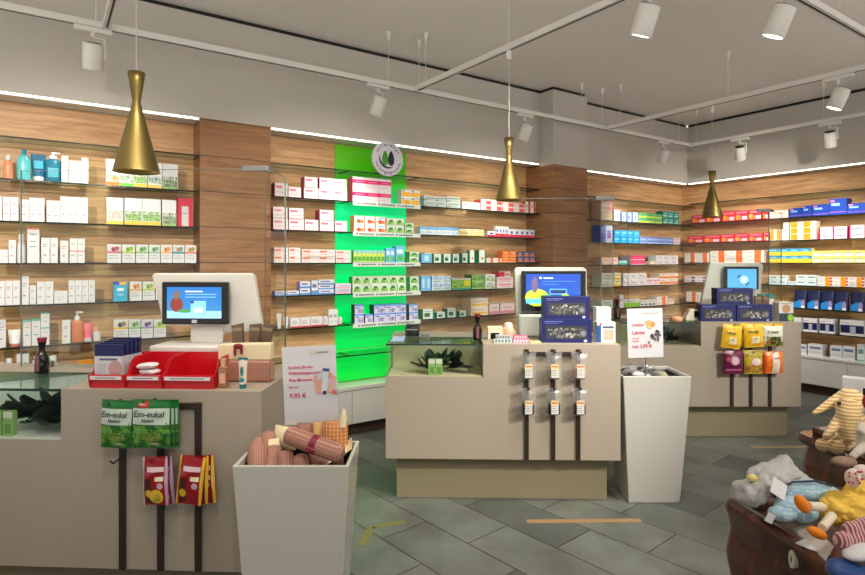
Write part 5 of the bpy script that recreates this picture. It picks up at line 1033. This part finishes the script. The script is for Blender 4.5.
def wallaim(t, z=1.42): return wb(t, .1, z)
spot(tb(-2.315), wallaim(-1.95), 'white track spotlight at upper left, aimed at the left shelves', E*.85)
spot(tb(-3.35), wallaim(-3.0), 'white track spotlight outside the left edge, aimed at the left shelves', E*.6)
spot(tb(-.3515), wallaim(-.25,1.3), 'white track spotlight above the round emblem, aimed at the green panel', E, 74)
spot(tb(-1.3), wallaim(-.9), 'white track spotlight between the left and emblem spotlights', E*.35) if False else None
spot(tb(1.2526), wallaim(1.35), 'white track spotlight left of the wooden pillar', E*1.05)
spot(tb(3.47), wallaim(3.75), 'white track spotlight near the wall corner', E*1.35)
spot(J3-NB*.612, wr(.75, .1, 1.35), 'white track spotlight first along the right wall', E*1.25, adapter=V)
spot(J3-NB*1.515, wr(1.75, .1, 1.25), 'white track spotlight second along the right wall', E*1.25, adapter=V)
spot(J2-NB*2.156, (2.45, 4.83, .8), 'lit white spotlight at right edge under the right counter track', 60, adapter=V)
spot(B0-NB*2.2, (.62, 3.6, .8), 'lit white spotlight at top centre-right', 62, adapter=V)
spot(cross1+U*.545, (1.15, 3.6, .55), 'lit white spotlight at top right, near the corner track', 62)
spot(cross1-U*1.2, (-.55, 2.3, .85), 'spotlight above the picture aimed at the left counter', 22)
spot(cross1-U*2.6, (-1.3, 2.4, .9), 'spotlight above the left counter outside the picture', 30)
WASH = 185  # energy of unseen spotlights added to brighten the shelves evenly
spot(cross1-U*3.4, wb(-2.1, .1, 1.45), 'added unseen spotlight washing the left shelves', WASH, 52)
spot(cross1-U*2.0, wb(-.3, .1, 1.4), 'added unseen spotlight washing the shelves around the green panel', WASH, 50)
spot(cross1-U*.75, wb(1.45, .1, 1.4), 'added unseen spotlight washing the shelves behind the middle counter', WASH*1.1, 46)
spot(cross1+U*2.6, wr(.25, .1, 1.4), 'added unseen spotlight washing the corner shelves', WASH*1.3, 62)
R0 = cross1-NB*2.2
track(R0-U*3.4, R0+U*2.6, 'unseen white light track added behind the viewpoint')  # unseen rear track, added to carry lamps that brighten the fronts
spot(R0+U*.0, (1.5, 2.2, .7), 'added unseen spotlight behind the viewpoint aimed at the plush toys', 90)  # unseen lamp added to light the toys
spot(R0+U*.55, (.6, 3.5, .75), 'spotlight behind the viewpoint aimed at the middle counter', 330, 38, size=.03)
spot(R0+U*2.4, wr(1.8, .1, 1.1), 'added unseen spotlight behind the viewpoint washing the right wall', WASH*1.2, 44)
spot(R0+U*1.5, (2.3, 4.8, .8), 'spotlight behind the viewpoint aimed at the right counter', 300, 36, size=.03)
spot(R0-U*1.8, (-.5, 2.2, .85), 'added unseen spotlight behind the viewpoint aimed at the front planter', 42)  # unseen lamp added to brighten the planter and its sign
spot(R0-U*2.7, (-1.2, 2.3, .8), 'added unseen spotlight behind the viewpoint aimed at the left counter', 26)
spot(cross1-U*.3, (.4, 3.2, 0), 'spotlight above the floor outside the picture', 40, 100)
spot(J0-NB*1.9, (-1.2, 2.6, 1), 'spotlight over the left monitor outside the picture', 18, adapter=V)
# ------------------------------------------------------------------ brass pendants
bm_, bn, bb_ = nodemat('brushed_brass'); bb_.inputs['Base Color'].default_value = lin((134,116,68))+(1,); bb_.inputs['Metallic'].default_value = 1.0; bb_.inputs['Roughness'].default_value = .38; bb_.inputs['Anisotropic'].default_value = .6
BULB = emit((255,236,196), 3.0)
def pendant(px, Y, zb, words, top=ZT):
    t = thing('pendant_lamp', words, 'pendant lamp', (wx(px,Y), Y, zb), 0, 'brass pendant lamps over the counters')
    o = [(.092,0),(.089,.006),(.060,.12),(.030,.235),(.0165,.290),(.0165,.300),(.026,.36),(.034,.418),(.030,.42),(.006,.42)]
    b = MB(); b.lathe(o, bm_, 40, caps=False); b.lathe([(.0915,.0),(.087,.006),(.058,.12),(.028,.235),(.010,.28)], bm_, 40, caps=False); b.lathe([(.092,0),(.0915,0)], bm_, 40, caps=False); b.build('shade', t)
    b = MB(); b.lathe([(.012,.25),(.014,.18),(.026,.13),(.030,.10),(.024,.072),(.001,.062)], BULB, 16, caps=False); b.build('bulb', t)
    b = MB(); b.tube([(0,0,.42),(0,0,top-zb)], .0028, mat((190,186,176), .5), 6); b.build('cord', t)
    b = MB(); b.lathe([(.012,top-zb-.06),(.016,top-zb-.05),(.016,top-zb)], TRK, 12); b.build('track_plug', t)
    li = bpy.data.lights.new('pendant_bulb', 'POINT'); li.energy = 3.5; li.color = (1,.86,.66); li.shadow_soft_size = .02; lo = bpy.data.objects.new('pendant_bulb', li); C.objects.link(lo); lo.parent = t; lo.location = (0,0,.045)
tY = 2.40; pendant(136.5, tY, 1.5+90*tY/F, 'brass hourglass pendant lamp over the left counter')
pendant(509, 3.83, 1.915, 'brass hourglass pendant lamp over the middle counter'); pendant(712, 5.2, 1.91, 'brass hourglass pendant lamp over the right counter')
# ------------------------------------------------------------------ wooden chests with the plush toys
def mahog():
    m, nt, b = nodemat('mahogany'); N = nt.nodes.new; L = nt.links.new
    tc = N('ShaderNodeTexCoord'); mp = N('ShaderNodeMapping'); mp.inputs['Scale'].default_value = (3,3,1.2); L(tc.outputs['Object'], mp.inputs[0]); nz = N('ShaderNodeTexNoise'); nz.inputs['Scale'].default_value = 3; nz.inputs['Detail'].default_value = 6; nz.inputs['Distortion'].default_value = 1.2; L(mp.outputs[0], nz.inputs['Vector'])
    rp = N('ShaderNodeValToRGB'); e = rp.color_ramp.elements; e[0].position = .3; e[1].position = .75; e[0].color = lin((48,20,11))+(1,); e[1].color = lin((104,48,24))+(1,); L(nz.outputs['Fac'], rp.inputs[0]); L(rp.outputs[0], b.inputs['Base Color']); b.inputs['Roughness'].default_value = .22; b.inputs['Coat Weight'].default_value = .4
    return m
MAH = mahog()
def bombe(b, W, L, prof, m, n=6):
    rings = []
    for off, z in prof:
        r = .03; pts = []
        for cx, cy, a0 in ((W-r,-r,0),(r,-r,PI/2),(r,-L+r,PI),(W-r,-L+r,1.5*PI)):
            for k in range(n+1): a = a0+PI/2*k/n; pts.append((cx+(r+off)*math.cos(a), cy+(r+off)*math.sin(a), z))
        rings.append(pts)
    k_ = len(rings[0]); vs = [p for r in rings for p in r]
    fs = [(j*k_+i, j*k_+(i+1) % k_, (j+1)*k_+(i+1) % k_, (j+1)*k_+i) for j in range(len(rings)-1) for i in range(k_)]
    b.add(vs, fs, m, True); return rings
NZ = .70; NRZ = math.radians(9); NP = (1.012, 1.945)
t = thing('wooden_chest', 'near dark red wooden chest with curved sides full of plush toys', 'chest', (NP[0], NP[1], 0), NRZ)
b = MB(); pr = [(.0,0),(.004,.10),(-.006,.2),(-.004,.33),(.004,.42),(.018,.49),(.022,.525),(.010,.585),(.008,.605),(.016,.645),(.026,.672),(.024,.686),(.012,NZ),(-.010,NZ),(-.014,NZ-.05)]
r = bombe(b, .75, .95, pr, MAH); b.add([p for p in r[-1]], [tuple(range(len(r[-1])))], MAH); b.build('body', t)
b = MB(); M = Matrix.Rotation(PI/2, 4, 'Y'); 
b.add([(-.0285,-.305+.011*math.cos(a*PI/8),.645+.026*math.sin(a*PI/8)) for a in range(16)]+[(-.004,-.305+.011*math.cos(a*PI/8),.645+.026*math.sin(a*PI/8)) for a in range(16)], [tuple(range(15,-1,-1))]+[(a, (a+1) % 16, (a+1) % 16+16, a+16) for a in range(16)], mat((206,200,180), .4)); k = b.build('escutcheon', t, label='pale oval keyhole plate')
b = MB(); b.add([(-.0292,-.305+.003*math.cos(a*PI/8),.645+.010*math.sin(a*PI/8)) for a in range(16)], [tuple(range(15,-1,-1))], mat((60,50,40), .5)); b.build('keyhole', k)
FZ = .70; FRZ = math.radians(8); FP = (1.745, 2.67)
t = thing('wooden_chest', 'far dark red wooden chest with stepped lid carrying the striped elephant', 'chest', (FP[0], FP[1], 0), FRZ)
b = MB(); bombe(b, .62, .56, [(.0,0),(.0,.12),(-.012,.28),(-.004,.40),(.016,.50),(.022,.56),(.012,.62),(.004,.645)], MAH); b.build('body', t)
b = MB(); bombe(b, .62, .56, [(.0,.645),(.020,.652),(.042,.668),(.048,.68),(.044,.692),(.03,FZ)], MAH); r = bombe(b, .62, .56, [(.03,FZ),(-.02,FZ)], MAH); b.add(r[-1], [tuple(range(len(r[-1])))], MAH); b.build('lid', t)
b = MB(); b.box(.02, .58, -.20, -.015, FZ, FZ+.032, MAH); b.build('raised_step', t, bevel=.006)
# white cartons on the step
for i in range(2):
    b = MB(); z = FZ+.0325+.118*i; b.box(0, .17, 0, .075, z, z+.1175, mat((218,218,220), .4)); b.rect(.075, .088, z+.035, z+.08, -.0006, BLACK); b.rect(.100, .112, z+.035, z+.08, -.0006, BLACK); b.rect(.074,.16, z+.015, z+.022, -.0006, mat((120,120,124), .5)); b.rect(.015,.05, z+.06+.01*i, z+.064+.01*i, -.0006, mat((140,140,150), .5)); b.rect(.02,.06, z+.03, z+.033, -.0006, mat((150,150,160), .5))
    tag(b.build('paper_carton', loc=(wx(842.5,2.62), 2.62, 0), rz=math.radians(-37)), '%s white carton with black bars behind the striped elephant' % ('lower', 'upper')[i], 'carton', 'white cartons on the far chest')
def plush(b, name, parent=None, vox=.006, fluff=0, sm=6, label=None, ns=.022):
    o = b.build(name, parent, label=label)
    r_ = o.modifiers.new('fuse', 'REMESH'); r_.mode = 'VOXEL'; r_.voxel_size = vox; r_.use_smooth_shade = True
    s = o.modifiers.new('smooth', 'SMOOTH'); s.iterations = sm; s.factor = .5
    if fluff:
        tx = bpy.data.textures.new('fluff', 'CLOUDS'); tx.noise_scale = ns; tx.noise_depth = 2
        d = o.modifiers.new('fluff', 'DISPLACE'); d.texture = tx; d.strength = fluff; d.mid_level = .5; d.texture_coords = 'GLOBAL'
    return o
def W(px, py, Y): return Vector(wp(px, py, Y))
def stripes(c0, c1, sc, key, axis='Z', dist=1.5):
    m, nt, b = nodemat(key); N = nt.nodes.new; L = nt.links.new
    tc = N('ShaderNodeTexCoord'); wv = N('ShaderNodeTexWave'); wv.bands_direction = axis; wv.inputs['Scale'].default_value = sc; wv.inputs['Distortion'].default_value = dist; wv.inputs['Detail'].default_value = 1; L(tc.outputs['Object'], wv.inputs['Vector'])
    rp = N('ShaderNodeValToRGB'); e = rp.color_ramp.elements; e[0].position = .35; e[1].position = .6; e[0].color = lin(c0)+(1,); e[1].color = lin(c1)+(1,); L(wv.outputs['Fac'], rp.inputs[0]); L(rp.outputs[0], b.inputs['Base Color']); b.inputs['Roughness'].default_value = .9; b.inputs['Sheen Weight'].default_value = .4
    nz = N('ShaderNodeTexNoise'); nz.inputs['Scale'].default_value = 160; L(tc.outputs['Object'], nz.inputs['Vector']); bp = N('ShaderNodeBump'); bp.inputs['Strength'].default_value = .4; bp.inputs['Distance'].default_value = .003; L(nz.outputs['Fac'], bp.inputs['Height']); L(bp.outputs[0], b.inputs['Normal'])
    return m
# striped elephant
ES = stripes((190,150,100), (230,206,150), 24, 'striped_plush')
Y = 2.42; K = Y/F
t = thing('plush_elephant', 'cream and tan striped plush elephant sitting on the far chest', 'plush toy', W(847, 446, Y)); o0 = t.location.copy()
b = MB(); P = lambda px, py, dy=0: W(px, py, Y+dy)-o0
b.ball(P(851,425,.02), (.062,.055,.075), ES); b.ball(P(850,402,-.01), (.058,.055,.060), ES)
b.tube([P(849,404,-.05), P(848,418,-.085), P(848,430,-.10), P(849,441,-.105)], [.048,.042,.034,.028], ES, 16)
b.tube([P(840,397,.0), P(828,405,-.01), P(814,413,-.015)], [.022,.019,.010], ES, 12); b.ball(P(814,413,-.015), .010, ES)
b.tube([P(862,398,.0), P(869,410,.0), P(873,424,.0)], [.022,.019,.010], ES, 12)
b.tube([P(840,417,-.05), P(833,427,-.09), P(827,436,-.11)], [.020,.018,.015], ES, 12); b.ball(P(826.5,436.5,-.11), .016, ES)
b.tube([P(858,420,-.02), P(864,430,-.05)], [.020,.018], ES, 12)
b.tube([P(848,437,-.01), P(836,442,-.06), P(826,445,-.075)], [.028,.024,.020], ES, 12); b.ball(P(823,445,-.078), .028, ES)
b.tube([P(851,440,-.02), P(843,446,-.10)], [.028,.024], ES, 12); b.ball(P(837,447,-.115), (.030,.024,.030), ES)
plush(b, 'body', t, .0055)
b = MB(); b.ball(P(840,404,-.062), .010, BLACK); b.build('eye', t)
b = MB(); b.ball(P(840,424,-.055), (.018,.008,.03), mat((150,140,156), .8)); b.build('collar', t)
# white plush with brown foot
Y = 2.16; t = thing('plush_lamb', 'white plush toy with grey-brown foot dangling over the far chest', 'plush toy', W(868, 444, Y)); o0 = t.location.copy(); CRM = mat((206,196,182), .95, var=.12, scale=60, bump=.5)
b = MB(); b.ball(P(874,440), (.060,.055,.065), CRM); b.ball(P(880,414), (.05,.05,.05), CRM); b.tube([P(865,447,-.02), P(857,452,-.05), P(851,458,-.055)], [.022,.016,.013], CRM, 10); b.tube([P(862,425,-.02), P(859,433,-.05)], [.018,.015], CRM, 10); plush(b, 'body', t)
b = MB(); b.ball(P(844,462,-.06), (.046,.03,.020), mat((150,124,108), .95, var=.1, scale=60, bump=.5)); b.build('foot', t, label='grey-brown foot')
b = MB(); b.ball(P(871,402,-.035), (.03,.02,.035), mat((170,40,44), .9, bump=.4, scale=80)); b.build('scarf', t, label='red knitted scarf')
# grey plush in blue clothes
Y = 1.84; t = thing('plush_donkey', 'grey satin plush toy lying in pale blue dotted clothes', 'plush toy', W(770, 500, Y)); o0 = t.location.copy()
GR = mat((176,174,172), .45, var=.12, scale=30, bump=.25)
b = MB(); b.ball(P(751,492,-.03), (.060,.05,.042), GR, M=Matrix.Rotation(-.3,4,'Y')); b.ball(P(768,480,.0), (.065,.06,.05), GR); b.ball(P(783,466,.06), (.038,.03,.034), GR); b.tube([P(775,472,.04), P(783,465,.05), P(785,460,.05)], [.03,.026,.015], GR, 12); b.tube([P(772,480,.03), P(795,480,.03), P(812,488,.02)], [.05,.045,.03], GR, 14); b.tube([P(745,498,-.06), P(756,484,-.045), P(772,470,-.02)], [.012,.014,.012], GR, 10); b.tube([P(760,500,-.07), P(768,488,-.06), P(776,474,-.04)], [.010,.012,.010], GR, 10); b.tube([P(786,486,-.03), P(792,476,-.02), P(800,474,0)], [.009,.011,.009], GR, 10)
plush(b, 'body', t, .005, .030, 2, ns=.045)
def dotted():
    m, nt, b = nodemat('blue_dots'); N = nt.nodes.new; L = nt.links.new; tc = N('ShaderNodeTexCoord'); vo = N('ShaderNodeTexVoronoi'); vo.inputs['Scale'].default_value = 110; vo.inputs['Randomness'].default_value = .3; L(tc.outputs['Object'], vo.inputs['Vector']); lt = N('ShaderNodeMath'); lt.operation = 'LESS_THAN'; lt.inputs[1].default_value = .33; L(vo.outputs['Distance'], lt.inputs[0]); mx = N('ShaderNodeMix'); mx.data_type = 'RGBA'; mx.inputs['A'].default_value = lin((150,186,204))+(1,); mx.inputs['B'].default_value = lin((206,220,226))+(1,); L(lt.outputs[0], mx.inputs['Factor']); L(mx.outputs['Result'], b.inputs['Base Color']); b.inputs['Roughness'].default_value = .85; return m
BD = dotted()
b = MB(); b.ball(P(806,491,-.02), (.115,.06,.036), BD, M=Matrix.Rotation(.10,4,'Y')); b.ball(P(792,507,-.10), (.052,.045,.028), BD); b.ball(P(782,514,-.12), (.040,.035,.020), BD); b.ball(P(803,512,-.12), (.045,.04,.028), BD); plush(b, 'clothing', t, .005, .006, 4, label='pale blue dotted clothing')
b = MB(); b.tube([P(774,498,-.085), P(780,488,-.075), P(793,482,-.06), P(815,481,-.05), P(832,486,-.05)], .0035, mat((40,50,70), .7), 8); b.build('piping', t, label='dark blue piping')
b = MB(); b.box(-.026,.026,-.002,0,-.020,.030, mat((222,222,226), .7), Matrix.Translation(P(778,490,-.098)) @ Matrix.Rotation(.6,4,'Y') @ Matrix.Rotation(-.5,4,'X')); b.build('cloth_tag', t, label='white cloth tag'); b = MB(); b.box(-.012,.012,-.001,0,-.014,.014, mat((226,226,226), .7), Matrix.Translation(P(770,518,-.15)) @ Matrix.Rotation(.5,4,'Y')); b.build('cloth_tag', t, label='small white cloth tag')
b = MB(); b.ball(P(752,478,-.05), (.016,.012,.012), mat((226,206,120), .8)); b.build('tuft', t, label='pale yellow tuft')
# yellow duck
Y = 1.72; t = thing('plush_duck', 'fluffy yellow plush duck with orange feet lying on its back', 'plush toy', W(842, 508, Y)); o0 = t.location.copy()
YF = mat((244,196,84), .95, var=.15, scale=70, bump=.6); ORF = mat((236,132,24), .9, var=.1, scale=60, bump=.3); OFFW = mat((226,214,190), .9)
b = MB(); b.ball(P(850,510), (.078,.07,.050), YF); b.ball(P(862,494,.03), (.045,.045,.035), YF); b.ball(P(833,511,-.02), (.034,.04,.040), YF); b.ball(P(869,486,.05), (.03,.03,.03), YF); plush(b, 'body', t, .005, .024, 1)
b = MB(); b.tube([P(822,507,-.05), P(808,506,-.10)], [.013,.012], OFFW, 10); b.tube([P(832,516,-.06), P(822,528,-.13)], [.013,.012], OFFW, 10); b.build('leg_stocking', t, label='cream leg')
b = MB(); b.ball(P(802,504,-.11), (.017,.015,.029), ORF, M=Matrix.Rotation(-.6,4,'Y')); b.build('foot', t, label='orange foot'); b = MB(); b.ball(P(817,533,-.15), (.029,.017,.014), ORF, M=Matrix.Rotation(.45,4,'Y')); b.build('foot', t, label='orange foot')
b = MB(); R = random.Random(5)
SC = mat((226,206,196), .85)
b.ball(P(853,478,-.02), (.022,.02,.028), SC); b.ball(P(862,472,-.01), (.026,.02,.022), SC)
for i in range(14): b.ball(P(849+R.uniform(0,14),475+R.uniform(-5,9),-.040), .0032, mat((190,50,50), .8), 6, 4)
b.build('neckerchief', t, label='floral neckerchief')
# picture book, striped doll legs, pillow
Y = 1.60; b = MB(); b.add([W(830,543,1.62), W(880,516,1.64), W(890,548,1.50), W(832,566,1.50)], [(0,1,2,3)], mat((150,96,90), .5)); b.add([W(830,543,1.62)-Vector((0,0,.03)), W(880,516,1.64)-Vector((0,0,.03)), W(890,548,1.50)-Vector((0,0,.03)), W(832,566,1.50)-Vector((0,0,.03))], [(3,2,1,0)], mat((150,96,90), .5))
q = [W(830,543,1.62), W(880,516,1.64), W(890,548,1.50), W(832,566,1.50)]
for i in range(4): k = (i+1) % 4; b.add([q[i], q[i]-Vector((0,0,.03)), q[k]-Vector((0,0,.03)), q[k]], [(0,1,2,3)], mat((206,90,70) if i == 0 else (120,90,90), .5))
tag(b.build('picture_book'), 'brownish-pink book with red edge lying under the striped legs', 'book')
t = thing('plush_doll', 'pair of dusky pink striped doll legs on the book', 'plush toy', W(850,538,1.55)); o0 = t.location.copy(); Y = 1.55; PS = stripes((130,60,66), (206,160,160), 30, 'pink_stripes', 'X')
b = MB(); b.ball(P(842,540,-.05), (.022,.02,.022), PS); b.ball(P(851,530,-.03), (.024,.02,.022), PS); b.tube([P(842,540,-.05), P(858,538,-.04), P(875,532,-.03)], [.017,.016,.02], PS, 12); b.tube([P(851,530,-.03), P(862,524,-.02), P(878,520,0)], [.017,.016,.02], PS, 12); plush(b, 'body', t, .005, 0, 3)
GLT = mat((40,70,130), .3, var=.7, scale=140)
b = MB(); b.ball(W(862,575,1.46), (.09,.06,.028), GLT, M=Matrix.Rotation(.12,4,'Y')); b.ball(W(845,568,1.47), (.04,.04,.022), GLT); o = plush(b, 'sequin_cushion', None, .006, .004, 2); tag(o, 'glittering blue cushion at the lower right corner', 'cushion')
b = MB(); b.ball(W(862,552,1.47), (.05,.035,.014), mat((222,220,220), .8), M=Matrix.Rotation(-.25,4,'Y')); o = plush(b, 'cloth_wrap', None, .005, .003, 2); tag(o, 'white folded cloth above the glittering cushion', 'cloth')
b = MB(); Y = 1.72
for k, (a, z_, m) in enumerate(((0,0,CLEAR),(.15,.004,mat((214,206,196), .3)))): b.add([W(789,526,1.74)+Vector((a*.1,0,z_)), W(806,520,1.76)+Vector((0,0,z_)), W(834,548,1.56)+Vector((0,0,z_)), W(826,562,1.52)+Vector((0,0,z_))], [(0,1,2,3)], m)
b.add([W(789,526,1.74), W(826,562,1.52), W(828,556,1.54), W(792,522,1.75)], [(0,1,2,3)], mat((206,196,186), .4)); tag(b.build('plastic_sleeve'), 'crinkled clear plastic sleeve along the rim of the near chest', 'plastic bag')
b = MB(); o_ = W(822,535,1.60)
b.box(-.04,.03,-.035,.05,-.036,-.033, mat((226,222,220), .6), Matrix.Translation(o_) @ Matrix.Rotation(.5,4,'Z')); tag(b.build('greeting_card'), 'white card under the orange duck foot', 'card')
# ------------------------------------------------------------------ tape on the floor
def tape(pts, w, col, words):
    b = MB(); m = mat(col, .55, var=.1)
    G = [Vector(((x-CX)/F*(EYE*F/(y-HY)), EYE*F/(y-HY), 0)) for x, y in pts]
    for a, c in zip(G, G[1:]):
        d = (c-a).normalized(); s = Vector((-d.y, d.x, 0))*w/2
        q = [a-s, c-s, c+s, a+s]; vs = [v+Vector((0,0,.0004)) for v in q]+[v+Vector((0,0,.0012)) for v in q]
        b.add(vs, [(4,5,6,7),(0,1,5,4),(1,2,6,5),(2,3,7,6),(3,0,4,7)], m)
    tag(b.build('floor_tape'), words, 'tape', 'strips of tape on the floor')
tape([(527,521.5),(641,520.5)], .045, (150,120,84), 'tan tape strip on the floor before the middle counter'); tape([(361,546),(372,527),(406,521.5)], .045, (112,112,66), 'bent olive tape strip beside the front planter'); tape([(752,447.5),(812,446.5)], .05, (140,124,92), 'tan tape strip on the floor near the chests')
# ------------------------------------------------------------------ camera, world, view
cam = bpy.data.cameras.new('camera'); co = bpy.data.objects.new('camera', cam); C.objects.link(co); bpy.context.scene.camera = co
co.location = (0, 0, EYE); co.rotation_euler = (PI/2, 0, 0); cam.sensor_width = 36; cam.sensor_fit = 'HORIZONTAL'; cam.lens = 36*F/865; cam.shift_y = (HY-287.5)/865; cam.clip_start = .05
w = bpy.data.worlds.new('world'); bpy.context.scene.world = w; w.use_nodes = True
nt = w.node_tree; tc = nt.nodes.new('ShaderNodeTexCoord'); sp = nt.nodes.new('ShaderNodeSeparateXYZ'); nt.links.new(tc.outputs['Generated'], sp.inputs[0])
mr = nt.nodes.new('ShaderNodeMapRange'); mr.inputs['From Min'].default_value = .1; mr.inputs['From Max'].default_value = -.32; mr.inputs['To Min'].default_value = .12; mr.inputs['To Max'].default_value = 2.1; nt.links.new(sp.outputs['Z'], mr.inputs['Value'])  # world made brighter below the horizon, added to lift the ceiling
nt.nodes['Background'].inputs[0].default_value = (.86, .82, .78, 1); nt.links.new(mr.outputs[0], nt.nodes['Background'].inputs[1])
sc = bpy.context.scene; vs = sc.view_settings; vs.view_transform = 'Standard'; vs.look = 'None'; vs.gamma = 1; vs.use_curve_mapping = False; vs.exposure = 0.45
sc.cycles.transparent_max_bounces = 32; sc.cycles.max_bounces = 8
